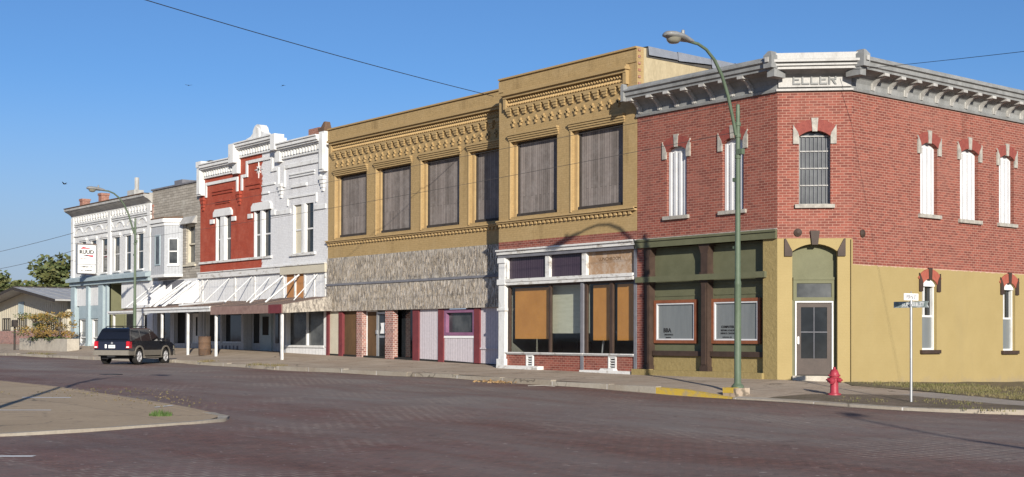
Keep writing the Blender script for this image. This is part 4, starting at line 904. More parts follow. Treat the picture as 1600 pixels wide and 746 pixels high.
m = MB(fB); m.box(.30, .76, 0, .02, 5.0, 6.3); m.build('pane', 'glass_grey', bay)
m = MB(fB); m.frame(.24, .82, 4.94, 6.36, .06, 0, .04); m.box(.28, .78, 0, .04, 5.62, 5.68); m.box(.18, .88, 0, .07, 4.86, 4.94); m.build('frame', 'white', bay)
m = MB(F4); m.box(-40.75, -39.62, -.28, -.24, 4.9, 7.05); p = m.build('window', 'glass_grey', gb)
m = MB(F4); m.frame(-40.75, -39.62, 4.9, 7.05, .12, -.24, -.08); m.box(-40.7, -39.7, -.24, -.12, 5.95, 6.03); m.box(-40.95, -39.5, -.1, .1, 4.8, 4.9); m.build('frame', 'creampanel', p)
m = MB(F4); m.frustum(-41.0, -39.4, -.05, .3, 7.05, 7.45, 0, .25); m.build('hood', 'greywhite', p)
m = MB(F4); m.box(-45.1, -39.05, -.2, 0, 2.7, 4.15); m.build('transom_boards', 'boards', gb)
m = MB(F4); m.prism([(-43.6, 4.12), (-40.9, 4.12), (-41.2, 3.5), (-42.6, 3.2), (-43.4, 3.6)], 0, .02); m.build('bare_patch', 'slate', gb)
m = MB(F4); m.box(-45.1, -39.0, -.4, -.15, -.2, .7); m.box(-45.1, -44.6, -.4, -.1, .5, 2.75); m.box(-42.9, -42.4, -.4, -.1, .5, 2.75); m.box(-41.0, -40.4, -.4, -.1, -.2, 2.75); m.box(-39.4, -39.0, -.4, -.1, -.2, 2.75); m.box(-45, -39, -.4, -.15, 2.4, 2.75); m.build('shopfront', 'greysiding', gb)
m = MB(F4); m.box(-44.6, -42.9, -.4, -.32, .7, 2.4); m.build('display_window', 'glass', gb)
m = MB(F4); m.box(-42.4, -41.0, -.4, -.32, .1, 2.4); dr = m.build('door', 'dark', gb)
m = MB(F4); m.box(-40.4, -39.4, -.4, -.25, .15, 2.3); dr = m.build('side_door', 'boards', gb); m = MB(F4); m.box(-39.98, -39.8, -.25, -.23, 1.1, 2.1); m.build('pane', 'dark', dr)
m = MB(F4); m.box(-45.1, -39, -.3, .02, -.3, .22); m.build('step', 'concrete', gb)

# ------------------------------------------------------------------ far white building
fw = thing('white_building', 'white painted brick building at the far end with six tall windows and a deep bracketless cornice', 'building', (-51.2, .4, .35))
fw['label'] = 'white painted brick building at the far end with six tall windows and a deep cornice'
FW = [(-55.75, -55.05), (-54.15, -53.38), (-52.45, -51.65), (-50.55, -49.75), (-48.85, -48.1), (-47.12, -46.34)]
m = MB(F4); m.wall(-57.35, -45.14, 4.5, 8.7, [(a, b, 4.92, 6.92) for a, b in FW], th=.28)
m.box(-57.35, -57.1, -16, -.28, -.5, 9.0); m.box(-45.4, -45.14, -16, -.28, 4, 9.0); m.box(-57.35, -45.2, -16.2, -16, -1, 9)
m.build('wall', 'whitebrick', fw)
m = MB(); m.face([(-57.3, .2, 9.1), (-45.2, .2, 9.1), (-45.2, 16, 8.8), (-57.3, 16, 8.8)]); m.build('roof', 'asphaltroof', fw)
prof = [(-.2, 8.55), (.06, 8.57), (.1, 8.64), (.28, 8.78), (.46, 8.86), (.48, 8.90), (.54, 8.91), (.54, 9.02), (.46, 9.07), (.2, 9.12), (-.3, 9.14)]
m = MB().sweep(prof, [(-57.4, .4), (-45.1, .4)], [(0, -1), (0, -1)])
cf = m.build('cornice', 'greywhite', fw)
m = MB(F4); m.box(-57.4, -45.1, .2, .57, 9.05, 9.10); m.build('gutter', 'rust', cf)
m = MB(F4); m.box(-57.3, -45.2, 0, .06, 8.5, 8.58); x = -57.2
while x < -45.4: m.box(x, x + .2, 0, .09, 8.28, 8.5); m.box(x + .05, x + .15, 0, .06, 8.18, 8.28); x += .42
m.box(-57.3, -45.2, 0, .08, 8.04, 8.12); m.box(-57.3, -45.2, 0, .07, 7.92, 7.97); m.box(-57.3, -45.2, 0, .08, 7.3, 7.37)
for a in (-57.35, -51.35, -45.6): m.box(a, a + .4, 0, .1, 4.6, 8.5)
for k in range(7):
    a = -56.8 + k * 1.62
    if a < -51.8 or a > -50.9: m.archring(a + .1, a + 1.2, 7.5, 7.78, .1, 0, .06)
for a, b in FW: m.box(a - .2, b + .2, 0, .1, 7.0, 7.14); m.box(a - .12, b + .12, 0, .05, 6.92, 7.0); m.box(a - .1, b + .1, -.1, .1, 4.83, 4.92)
m.build('ornament', 'white', fw)
for a, b in FW:
    m = MB(F4); m.box(a, b, -.3, -.06, 4.92, 6.92); p = m.build('window', 'glass', fw)
    m = MB(F4); m.box(a, a + .05, -.2, .02, 4.92, 6.92); m.box(b - .03, b, -.2, -.03, 4.92, 6.92); m.box(a + .05, b, -.2, -.04, 5.9, 5.95); m.build('frame', 'white', p)
for x, y, z in ((-56.6, .9, 9.72), (-53.75, 1.0, 9.85)):
    m = MB(); m.box(x - .24, x + .24, y - .24, y + .24, 8.8, z); m.box(x - .28, x + .28, y - .28, y + .28, z - .14, z); m.build('chimney', 'chimney', fw)
m = MB(); m.box(-50.6, -49.6, 1.2, 1.8, 8.9, 9.75); m.tube([(-49.9, 1.5, 9.7), (-49.9, 1.5, 10.5)], .14, 8); m.build('stovepipe', 'greywhite', fw)
m = MB(F4); m.box(-57.3, -45.2, -.2, .2, 4.2, 4.42); m.box(-57.4, -45.1, -.2, .42, 4.42, 4.62); m.frustum(-57.4, -45.1, -.2, .42, 4.62, 4.75, 0, .35); lc = m.build('shop_cornice', 'bluegrey', fw)
m = MB(F4)
for a, b in ((-57.3, -56.65), (-54.75, -54.35), (-52.75, -52.05)): m.box(a, b, -.2, .1, .2, 4.2); m.box(a - .05, b + .05, -.2, .14, .2, .6)
m.box(-51.75, -51.5, -.1, .05, .2, 4.2); m.box(-56.3, -52.8, -.2, -.05, 2.15, 2.95); m.build('pilaster', 'bluegrey', fw)
m = MB(F4); m.box(-56.65, -52.7, -.2, -.04, 2.95, 4.2); m.box(-49.45, -45.14, -.2, 0, 2.7, 4.2); m.box(-56.3, -52.8, -.2, -.04, .2, .55); m.build('boards', 'boards', fw)
m = MB(F4); m.box(-56.3, -52.8, -.3, -.25, .5, 2.2); p = m.build('display_window', 'curtain', fw)
m = MB(F4); m.frame(-56.3, -54.9, .55, 2.15, .08, -.25, -.12); m.frame(-54.25, -52.85, .55, 2.15, .08, -.25, -.12); m.box(-56.2, -55, -.25, -.14, .95, 1.03); m.box(-54.2, -52.9, -.25, -.14, .95, 1.03); m.build('frame', 'white', p)
m = MB(F4); m.box(-51.5, -49.4, -2.0, -1.9, 0, 4.2); m.box(-51.55, -51.5, -1.9, -.2, 0, 4.2); m.box(-49.45, -49.4, -1.9, -.2, 0, 4.2); m.box(-51.5, -49.4, -1.9, -.2, 4.15, 4.2); m.build('porch_recess', 'olivelight', fw)
m = MB(F4)
for k in range(6): m.box(-51.5, -49.4, -1.2, -1.15, 2.6 + k * .14, 2.68 + k * .14)
for k in range(6): m.box(-51.4 + k * .37, -51.33 + k * .37, -1.2, -1.15, 2.5, 3.4)
m.build('balustrade', 'creampanel', fw)
m = MB(F4); m.box(-49.4, -45.2, -.5, -.3, 0, 2.75); m.box(-46.0, -45.2, -.3, -.1, 0, 2.7); m.build('shopfront', 'boards', fw)
m = MB(F4); m.box(-49.2, -48.0, -.3, -.22, .3, 2.4); m.box(-47.0, -46.2, -.3, -.2, .6, 2.3); m.build('doorway', 'dark', fw)
m = MB(F4); m.box(-57.35, -45.14, -.4, -.02, -.5, .2); m.build('plinth', 'bluegrey', fw)

# hanging sign
hs = thing('hanging_sign', 'white projecting sign with red swooshes and black lettering on the far white building', 'sign', (-53.3, .4, 4.8))
fX = lambda s, d, z: (-53.3 + d, s, z)
m = MB(fX); m.box(-.82, .30, -.11, .11, 4.87, 6.6); m.build('sign_box', 'signwhite', hs)
m = MB(fX); m.frame(-.84, .32, 4.85, 6.62, .04, -.12, .125); m.box(-.8, .28, .11, .118, 5.39, 5.44); m.box(.30, .34, -.12, .12, 4.85, 6.62); m.build('frame', 'galv', hs)
m = MB(); m.tube([(-53.3, .42, 6.55), (-53.3, .25, 6.7)], .02, 6); m.tube([(-53.3, .42, 6.66), (-53.3, -.8, 6.64)], .025, 6); m.tube([(-53.3, .42, 4.8), (-53.3, -.8, 4.83)], .02, 6); m.build('bracket', 'rust', hs)
m = MB(fX); m.prism([(-.66, 6.34), (-.48, 6.47), (.18, 6.33), (-.3, 6.36)], .11, .117); m.prism([(-.66, 5.98), (-.3, 5.99), (.12, 5.86), (.16, 5.98), (-.1, 5.98)], .11, .117); m.build('swoosh', 'signred', hs)
text('RUUD', .33, fX, -.26, .112, 6.05, 'black', hs, bold=.012, sx=1.0)
text('HEATING', .105, fX, -.45, .112, 5.72, 'signred', hs); text('COOLING', .105, fX, .0, .112, 5.72, 'black', hs)
text('COMFORT CTR', .13, fX, -.27, .112, 5.22, 'black', hs, sx=.85, bold=.004); text('A.C. & REPAIR', .13, fX, -.27, .112, 5.0, 'black', hs, sx=.85, bold=.004)

# ------------------------------------------------------------------ canopies over the pavement
def canopy(name, label, a, b, front, z_wall, z_front, roofmat, fasmat, fz, posts, loc, side=None):
    c = thing(name, label, 'canopy', loc)
    m = MB()
    n = 14
    for k in range(n):
        x0, x1 = a + (b - a) * k / n, a + (b - a) * (k + 1) / n; dz = random.uniform(-.03, .03)
        i = [m.pt(p) for p in ((x0, .38, z_wall + dz), (x1, .38, z_wall + dz), (x1, front, z_front + dz * .4), (x0, front, z_front + dz * .4), (x0, .38, z_wall - .07), (x1, .38, z_wall - .07), (x1, front, z_front - .07), (x0, front, z_front - .07))]
        for q in ((0, 1, 2, 3), (4, 5, 6, 7), (0, 1, 5, 4), (1, 2, 6, 5), (2, 3, 7, 6), (3, 0, 4, 7)): m.f.append([i[t_] for t_ in q])
    m.build('roof', roofmat, c)
    m = MB(); m.box(a, b, front - .06, front, fz[0], fz[1])
    if fasmat == 'white': m.box(a - .02, b + .02, front - .12, front - .06, fz[1] - .1, fz[1])
    m.build('fascia', fasmat, c)
    for x in posts:
        m = MB(); m.box(x - .05, x + .05, front + .03, front + .13, H(x, front + .08) - .05, fz[0] + .06); m.build('post', 'white', c)
    return c
c0 = canopy('canopy', 'low end of the white edged pavement canopy behind the lamp post', -44.75, -41.0, -2.2, 2.75, 2.42, 'woodshingle', 'white', (2.26, 2.42), (-44.27,), (-43, -.9, .2))
c1 = canopy('canopy', 'pavement canopy with a white fascia on slim posts below the stone building', -40.95, -32.35, -2.2, 2.85, 2.5, 'woodshingle', 'white', (2.26, 2.5), (-40.38, -38.04, -35.02), (-36.6, -.9, .2))
c2 = canopy('canopy', 'pavement canopy with a faded brown fascia below the white half of the facade', -32.3, -25.45, -2.2, 2.88, 2.46, 'woodshingle', 'fasciabrown', (2.10, 2.46), (-31.97, -25.63), (-29, -.9, .15))
m = MB(); m.box(-26.6, -25.42, -2.275, -2.265, 2.09, 2.47); m.build('repainted_end', 'maroon', c2)
m = MB(); i = [m.pt(p) for p in ((-25.46, -2.2, 2.1), (-25.46, .38, 2.24), (-25.46, .38, 2.9), (-25.46, -2.2, 2.46), (-25.4, -2.2, 2.1), (-25.4, .38, 2.24), (-25.4, .38, 2.9), (-25.4, -2.2, 2.46))]
for q in ((0, 1, 2, 3), (4, 5, 6, 7), (0, 1, 5, 4), (1, 2, 6, 5), (2, 3, 7, 6), (3, 0, 4, 7)): m.f.append([i[k] for k in q])
m.build('shingled_end', 'shake', c2)
random.seed(11)
def strut(c, x, zw, yf, w, mat, dx=0):
    MB().tube([(x, .36, zw), (x + dx, yf, 2.88 + (yf - .38) * .14)], w, 4).build('strut', mat, c)
for x in (-44.5, -43.6): strut(c0, x, 4.0, -1.3, .04, 'white', random.uniform(-.3, .1))
for x, dx in ((-42.9, -.2), (-40.3, .0), (-40.0, -.5), (-39.3, .1), (-39.05, -.4)): strut(c1, x if x > -40.9 else -40.8, 4.0, -1.5, .04, 'white', dx)
for x in (-38.0, -35.6, -33.2): strut(c1, x, 4.0, -1.1, .025, 'white', .0)
for x in (-30.0, -28.5): strut(c2, x, 3.95, -1.4, .045, 'white', .0)
for x in (-31.4, -26.9): strut(c2, x, 3.9, -.9, .025, 'white', .1)
for c, x, y1, zt in ((c0, -42.4, -.2, 3.9), (c0, -41.9, -.5, 3.7), (c1, -40.6, -.5, 4.0), (c1, -39.6, -.6, 4.0), (c1, -39.1, -.4, 3.95), (c0, -43.2, -.6, 3.95)):
    m = MB(); i = [m.pt(p) for p in ((x, .36, 2.85), (x - .35, y1 - .6, 2.75), (x, .34, zt), (x + .05, .36, 2.85), (x - .3, y1 - .6, 2.75), (x + .05, .34, zt))]
    m.f += [[i[0], i[1], i[2]], [i[3], i[4], i[5]], [i[0], i[1], i[4], i[3]], [i[1], i[2], i[5], i[4]], [i[0], i[2], i[5], i[3]]]; m.build('torn_sheet', 'metalwhite', c)
m = MB(); m.tube([(-36.5, -1.9, 2.62), (-32.9, -1.2, 2.78)], .05, 6); m.build('loose_board', 'white', c1)

# ------------------------------------------------------------------ low house at the end of the street
hh = thing('low_house', 'low cream house with brick skirt and broad grey metal gable roof beyond the white building', 'house', (-66.6, 4, .4))
fH = fS(1.0)
HW = [(-72.7, -71.0), (-69.4, -67.6), (-66.3, -64.4), (-62.9, -61.0)]
m = MB(fH); m.wall(-73.4, -59.8, 1.42, 3.2, [(a, b, 1.5, 2.3) for a, b in HW], th=.2); m.prism([(-73.4, 3.2), (-59.8, 3.2), (-59.8, 3.45), (-66.6, 4.3), (-73.4, 3.45)], -.2, 0)
m.box(-60.0, -59.8, -9, -.2, .0, 3.4); m.box(-73.4, -73.2, -9, -.2, 0, 3.4)
m.build('wall', 'creampanel', hh); MB(fH).box(-73.42, -59.79, -.2, .04, -.2, 1.42).build('brick_skirt', 'oldbrick', hh)
m = MB(fH)
for k in range(34): x = -73.3 + k * .4; m.box(x, x + .04, 0, .02, 1.5, 3.3)
m.build('siding_batten', 'creampanel', hh)
for a, b in HW:
    m = MB(fH); m.box(a, b, -.15, -.1, 1.5, 2.3); p = m.build('window', 'glass', hh); m = MB(fH); m.frame(a - .05, b + .05, 1.45, 2.35, .07, -.1, .03); m.box((a + b) / 2 - .04, (a + b) / 2 + .04, -.1, 0, 1.5, 2.3); m.build('frame', 'plankdark', p)
m = MB(fH); m.frame(-69.2, -68.1, 2.6, 3.45, .08, 0, .05); m.box(-69.2, -68.1, 0, .03, 2.6, 3.45); m.build('vent', 'bluegrey', hh)
m = MB()
for sgn in (-1, 1):
    P = [(-66.6, -.3, 4.42), (-66.6 + sgn * 8.2, -.3, 3.42), (-66.6 + sgn * 8.2, 10, 3.42), (-66.6, 10, 4.42)]
    i = [m.pt(p) for p in P]; j = [m.pt((p[0], p[1], p[2] - .1)) for p in P]; m.f += [i, j[::-1]] + [[i[k], i[(k + 1) % 4], j[(k + 1) % 4], j[k]] for k in range(4)]
rf = m.build('roof', 'metalroof', hh)
m = MB()
for sgn in (-1, 1):
    m.f.append([m.pt(p) for p in ((-66.6, -.33, 4.43), (-66.6 + sgn * 8.25, -.33, 3.42), (-66.6 + sgn * 8.25, -.33, 3.22), (-66.6, -.33, 4.22))])
m.tube([(-66.6, -.3, 4.44), (-66.6, 10, 4.44)], .06, 6); m.build('bargeboard', 'plankdark', rf)
m = MB()
for k in range(12): y = .2 + k * .85; m.tube([(-66.6, y, 4.43), (-58.4, y, 3.43)], .02, 4)
m.build('roof_seam', 'metalroof', rf)
# the older row stands back about .9 m from the narrow tan building and is a little larger than first surveyed; the house stands further back
for rts, k, off in (((wb_, rw, gb, fw, hs, c0, c1, c2), 1.0295, (-.742, .888, -.032)), ((hh,), 1.06, (-1.509, 1.806, -.065))):
    for o in rts: o.location = Vector(o.location) * k + Vector(off); o.scale = (k, k, k)

# ------------------------------------------------------------------ copies
def copy_thing(root, loc, rot, label, group=None):
    r = root.copy(); COL.objects.link(r); r.location = loc; r.rotation_euler = (0, 0, rot); r['label'] = label
    if group: r['group'] = group
    for ch in list(root.children):
        c = ch.copy(); COL.objects.link(c); c.parent = r
        for g in list(ch.children):
            d = g.copy(); COL.objects.link(d); d.parent = c
    return r

# ------------------------------------------------------------------ street lamps
LG = 'curved arm street lamps'
lamp = thing('street_lamp', 'green curved arm street lamp on a yellow edged concrete block before the corner building', 'street lamp', (2.07, -4.05, -.15), 0, LG, True)
m = MB(); m.box(-.24, .22, -.3, .22, -.5, -.07); bk = m.build('concrete_base', 'walk', lamp)
m = MB(); m.box(-.245, .12, -.305, -.05, -.2, -.062); m.build('painted_edge', 'ykerb', bk)
m = MB(); m.lathe([(.16, -.07), (.16, -.02), (.12, .02), (.09, .06), (.088, 2.6), (.095, 2.62), (.085, 2.7), (.075, 2.72), (.055, 7.0), (.06, 7.12), (.05, 7.15), (.05, 7.3), (.02, 7.32)], n=16)
pole = m.build('pole', 'lampgreen', lamp, smooth=True)
m = MB()
for z in (6.45, 6.75, 5.9): m.lathe([(.08, z), (.08, z + .09)], n=14)
m.box(.0, .18, -.06, .06, 6.0, 6.14); m.box(-.14, .0, -.05, .05, 5.3, 5.4); m.box(-.15, .02, -.03, .03, 3.55, 3.62); m.build('collar', 'lampgreen', lamp)
m = MB(); m.tube([(0, -.07, 6.5), (0, -.17, 6.85), (0, -.38, 7.5), (0, -.62, 8.0), (0, -.9, 8.36), (0, -1.2, 8.58), (0, -1.5, 8.68), (0, -1.85, 8.70)], [.05, .045, .045, .045, .042, .04, .04, .04], 10)
m.build('arm', 'lampgreen', lamp, smooth=True)
hd = MB(); sec = [(-1.7, .06, .05, 8.71), (-1.85, .09, .09, 8.72), (-2.0, .15, .11, 8.73), (-2.2, .21, .12, 8.74), (-2.45, .22, .12, 8.75), (-2.62, .17, .09, 8.755), (-2.68, .07, .04, 8.755)]
rings = []
for y, w, h, z in sec: rings.append([hd.pt((w * math.cos(a), y, z + h * math.sin(a) * (1 if math.sin(a) > 0 else .6))) for a in [2 * math.pi * k / 14 for k in range(14)]])
for A, B in zip(rings, rings[1:]):
    for k in range(14): hd.f.append([A[k], A[(k + 1) % 14], B[(k + 1) % 14], B[k]])
hd.f.append(rings[0]); hd.f.append(rings[-1]); head = hd.build('lamp_head', 'lampgrey', lamp, smooth=True)
m = MB(); m.lathe([(.19, 0), (.17, -.07), (.12, -.12), (.03, -.14)], (0, -2.38, 8.70), 16); m.build('lens', 'lens', head, smooth=True)
m = MB(); m.lathe([(.045, 0), (.045, .11), (.02, .13)], (0, -2.05, 8.83), 10); m.build('photocell', 'lampgrey', head)
copy_thing(lamp, (-38.2, -3.5, .18), 0, 'green street lamp with a curved arm standing beside the parked black vehicle', LG).scale = (.93, .93, .93)
copy_thing(lamp, (-104, -3.5, .2), R(35), 'most distant street lamp above the low house at the left edge', LG)
copy_thing(lamp, (3.55, -24.5, -.38), R(112), 'street lamp outside the left edge whose shadow crosses the concrete apron', LG)
copy_thing(lamp, (33.2, -21.4, -.5), R(215), 'street lamp outside the right edge whose shadow falls on the brick road', LG)

# ------------------------------------------------------------------ street name sign
ss = thing('street_sign', 'street name sign with two crossed blades on a galvanised post by the yellow wall', 'street sign', (6.55, -2.95, H(6.55, -2.95)), 0, None, True)
h0 = -H(6.55, -2.95)
m = MB(); m.lathe([(.032, -.3), (.032, 2.06 + h0), (.01, 2.08 + h0)], n=10); m.lathe([(.045, 1.84 + h0), (.045, 1.90 + h0)], n=8); m.tube([(0, 0, 2.02 + h0), (0, 0, 2.2 + h0)], .012, 6); m.build('post', 'galv', ss)
m = MB(); m.box(-.012, .012, -.28, .28, 1.985 + h0, 2.15 + h0); u = m.build('upper_blade', 'signwhite', ss)
fU = lambda s, d, z: (d, s, z)
text('FERN ST', .115, fU, 0, .013, 2.025 + h0, 'slate', u, ext=.001, bold=.003)
m = MB(); m.prism([(-.48, 1.81 + h0), (.48, 1.81 + h0), (.44, 1.885 + h0), (.48, 1.96 + h0), (-.48, 1.96 + h0)], -.012, .012); l = m.build('lower_blade', 'signgreen', ss)
text('SUMNER ST', .12, lambda s, d, z: (s, -d, z), .06, .013, 1.845 + h0, 'signwhite', l, ext=.001, bold=.002)

# ------------------------------------------------------------------ fire hydrant
hy = thing('fire_hydrant', 'faded red fire hydrant standing in the dirt by the corner doorway', 'hydrant', (4.28, -2.92, H(4.28, -2.92)), R(15), None, True)
m = MB(); m.lathe([(.17, -.05), (.17, .02), (.16, .045), (.115, .05), (.105, .08), (.10, .42), (.12, .43), (.125, .47), (.155, .475), (.155, .505), (.12, .51), (.115, .55), (.09, .615), (.05, .65), (.035, .66), (.035, .70), (.02, .71)], n=20)
b = m.build('barrel', 'hydrant', hy, smooth=True)
for ax, L, r, z in (((0, -1, 0), .18, .075, .36), ((-1, 0, 0), .17, .058, .38), ((1, 0, 0), .17, .058, .38)):
    m = MB(); m.lathe([(r * .8, .06), (r * .85, L - .06), (r * 1.1, L - .055), (r * 1.1, L), (r * .5, L + .015), (.02, L + .02), (.02, L + .05)], (0, 0, z), 14, ax); m.build('outlet_cap', 'hydrant', hy, smooth=True)
m = MB()
for k in range(8): a = k * math.pi / 4; m.lathe([(.016, .0), (.016, .05)], (.138 * math.cos(a), .138 * math.sin(a), .47), 6)
m.build('flange_bolts', 'hydrant', hy)

# ------------------------------------------------------------------ parked sport utility vehicle
su = thing('parked_car', 'black sport utility vehicle with tan lower trim parked nose in to the kerb', 'car', (-31.1, -6.43, Rz(-31)), R(40), None, True)
su.scale = (.89, .89, .89)
def archpts(yc, r, z0, n=9):
    a0 = math.asin((z0 - .38) / r) if abs((z0 - .38) / r) < 1 else 0
    return [(yc + r * math.cos(math.pi - a0 - (math.pi - 2 * a0) * k / n), .38 + r * math.sin(math.pi - a0 - (math.pi - 2 * a0) * k / n)) for k in range(n + 1)]
fL = lambda s, d, z: (d, s, z)                      # side profile: s along the car, d across
prof = [(-2.30, .50)] + archpts(-1.42, .47, .44) + archpts(1.42, .47, .44) + [(2.28, .44), (2.38, .56), (2.40, .80), (2.33, .95), (2.1, 1.04), (1.5, 1.09), (1.02, 1.13), (-2.33, 1.13), (-2.39, .95), (-2.38, .6)]
m = MB(fL); m.prism(prof, -.92, .92); body = m.build('body', 'carpaint', su, bevel=.025)
def hw(z): return .905 - max(0, z - 1.12) / .66 * .20
base = [(-2.345, 1.12), (1.08, 1.12)]; top = [(-2.02, 1.76), (.10, 1.78)]
m = MB()
secs = [(1.12, -2.345, 1.08), (1.3, -2.28, .83), (1.5, -2.18, .55), (1.68, -2.07, .27), (1.75, -2.0, .12), (1.79, -1.85, -.1)]
rings = [[m.pt(p) for p in ((-hw(z) + (.05 if z > 1.76 else 0), y0, z), (hw(z) - (.05 if z > 1.76 else 0), y0, z), (hw(z) - (.05 if z > 1.76 else 0), y1, z), (-hw(z) + (.05 if z > 1.76 else 0), y1, z))] for z, y0, y1 in secs]
for A, B in zip(rings, rings[1:]):
    for k in range(4): m.f.append([A[k], A[(k + 1) % 4], B[(k + 1) % 4], B[k]])
m.f.append(rings[0][::-1]); m.f.append(rings[-1]); cab = m.build('cabin', 'carpaint', su, bevel=.02)
def yl(z, r): return interp(z, [s_[0] for s_ in secs], [s_[1 + r] for s_ in secs])
def sidewin(sg, ya, yb, z0=1.17, z1=1.66):
    m = MB(); q = []
    for y, z in ((ya, z0), (yb, z0), (yb if yb < 0 else yl(z1, 1) - .12, z1), (ya if ya > -1.5 else yl(z1, 0) + .16, z1)):
        q.append((y, z))
    i = [m.pt((sg * (hw(z) + .006), y, z)) for y, z in q]; j = [m.pt((sg * (hw(z) - .02), y, z)) for y, z in q]
    m.f += [i, j[::-1]] + [[i[k], i[(k + 1) % 4], j[(k + 1) % 4], j[k]] for k in range(4)]; m.build('side_window', 'carglass', cab)
for sg in (-1, 1):
    sidewin(sg, -2.2 + .08, -1.22); sidewin(sg, -1.12, -.18); sidewin(sg, -.08, .88)
m = MB(); i = [m.pt((x * (hw(z) - .09), yl(z, 0) - .008, z)) for x, z in ((-1, 1.2), (1, 1.2), (1, 1.66), (-1, 1.66))]; m.f.append(i); j = [m.pt((x * (hw(z) - .09), yl(z, 0) + .02, z)) for x, z in ((-1, 1.2), (1, 1.2), (1, 1.66), (-1, 1.66))]; m.f += [j[::-1]] + [[i[k], i[(k + 1) % 4], j[(k + 1) % 4], j[k]] for k in range(4)]; m.build('rear_window', 'carglass', cab)
m = MB(); i = [m.pt((x * (hw(z) - .08), yl(z, 1) + .008, z)) for x, z in ((-1, 1.16), (1, 1.16), (1, 1.68), (-1, 1.68))]; m.f.append(i); m.build('windscreen', 'carglass', cab)
m = MB(); m.box(-.72, .72, -2.415, -2.37, .72, 1.12); tg = m.build('tailgate', 'carblue', su, bevel=.015)
m = MB(); m.box(-.17, .17, -2.43, -2.41, .80, .95); pl = m.build('number_plate', 'signwhite', tg); m = MB(); m.box(-.14, .14, -2.433, -2.428, .85, .90); m.build('plate_number', 'bluegrey', pl)
m = MB(); m.box(-.36, -.27, -2.43, -2.41, .80, .98); m.build('sticker', 'signwhite', tg)
m = MB(); m.lathe([(.06, 0), (.05, .012)], (0, -2.415, 1.04), 12, (0, -1, 0)); m.build('badge', 'galv', tg)
for sg in (-1, 1):
    m = MB(); m.box(sg * .74, sg * .935, -2.425, -2.18, .80, 1.13); tl = m.build('tail_light', 'tail', su, bevel=.02); m = MB(); m.box(sg * .76, sg * .9, -2.435, -2.42, .80, .88); m.build('reversing_lamp', 'signwhite', tl)
    m = MB(); m.box(sg * .60, sg * .93, 2.28, 2.41, .72, .92); m.build('headlight', 'lens', su, bevel=.02)
m = MB(); m.box(-.94, .94, -2.52, -2.28, .46, .70); m.box(-.945, .945, -2.4, -1.9, .46, .68); rb = m.build('rear_bumper', 'cartan', su, bevel=.03)
m = MB(); m.box(-.2, .2, -2.5, -2.3, .36, .48); m.build('tow_hitch', 'black', rb)
m = MB(); m.box(-.94, .94, 2.3, 2.5, .4, .68); m.build('front_bumper', 'cartan', su, bevel=.03)
m = MB(); m.box(-.55, .55, 2.38, 2.44, .7, .95); m.build('radiator_grille', 'galv', su)
for sg in (-1, 1):
    m = MB(); m.box(sg * .90, sg * .94, -.96, .96, .44, .70); m.build('side_cladding', 'cartan', su, bevel=.01)
    m = MB(); m.box(sg * .85, sg * 1.0, -.92, .92, .32, .38); m.build('running_board', 'cartan', su)
    for yc in (-1.42, 1.42):
        m = MB(); n = 14
        for k in range(n):
            a, b = math.pi * k / n, math.pi * (k + 1) / n
            q = [(yc + r * math.cos(t_), .40 + r * math.sin(t_)) for t_, r in ((a, .45), (b, .45), (b, .53), (a, .53))]
            i = [m.pt((sg * .955, y, z)) for y, z in q]; j = [m.pt((sg * .88, y, z)) for y, z in q]; m.f += [i, j[::-1]] + [[i[p], i[(p + 1) % 4], j[(p + 1) % 4], j[p]] for p in range(4)]
        m.build('wheel_arch', 'cartan', su)
        m = MB(); m.lathe([(.27, -.11), (.36, -.115), (.385, -.07), (.385, .07), (.36, .115), (.27, .11)], (sg * .82, yc, .385), 26, (sg, 0, 0), False); wh = m.build('wheel', 'rubber', su, smooth=True)
        m = MB(); m.lathe([(.275, .06), (.275, .10), (.25, .105), (.235, .04), (.1, .03)], (sg * .82, yc, .385), 26, (sg, 0, 0), False)
        m.lathe([(.24, .0), (.24, .015)], (sg * .82, yc, .385), 20, (sg, 0, 0))
        for k in range(5):
            a = k * 2 * math.pi / 5 + .3; c, s_ = math.cos(a), math.sin(a)
            q = [(yc + c * r - s_ * w, .385 + s_ * r + c * w) for r, w in ((.05, -.055), (.25, -.04), (.25, .04), (.05, .055))]
            i = [m.pt((sg * .925, y, z)) for y, z in q]; j = [m.pt((sg * .86, y, z)) for y, z in q]; m.f += [i, j[::-1]] + [[i[p], i[(p + 1) % 4], j[(p + 1) % 4], j[p]] for p in range(4)]
        m.lathe([(.06, .06), (.06, .115), (.03, .12)], (sg * .82, yc, .385), 12, (sg, 0, 0)); m.build('rim', 'chrome', wh)
    m = MB(); m.tube([(sg * .62, -1.85, 1.8), (sg * .62, -1.7, 1.86), (sg * .62, -.2, 1.86), (sg * .62, -.05, 1.8)], .022, 6); m.build('roof_rail', 'black', su)
    m = MB(); m.box(sg * .93, sg * 1.12, .70, .82, 1.12, 1.30); m.build('wing_mirror', 'carpaint', su, bevel=.02)
    m = MB()
    for y in (-.3, .75): m.box(sg * .915, sg * .945, y - .1, y + .08, .96, 1.0)
    m.build('door_handle', 'carpaint', su)
m = MB(); m.box(-.7, .7, -2.1, 2.1, .28, .5); m.build('underbody', 'black', su)
m = MB(); m.tube([(-.6, -1.5, 1.87), (.6, -1.5, 1.87)], .02, 6); m.tube([(-.6, -.5, 1.87), (.6, -.5, 1.87)], .02, 6); m.build('cross_bar', 'black', su)

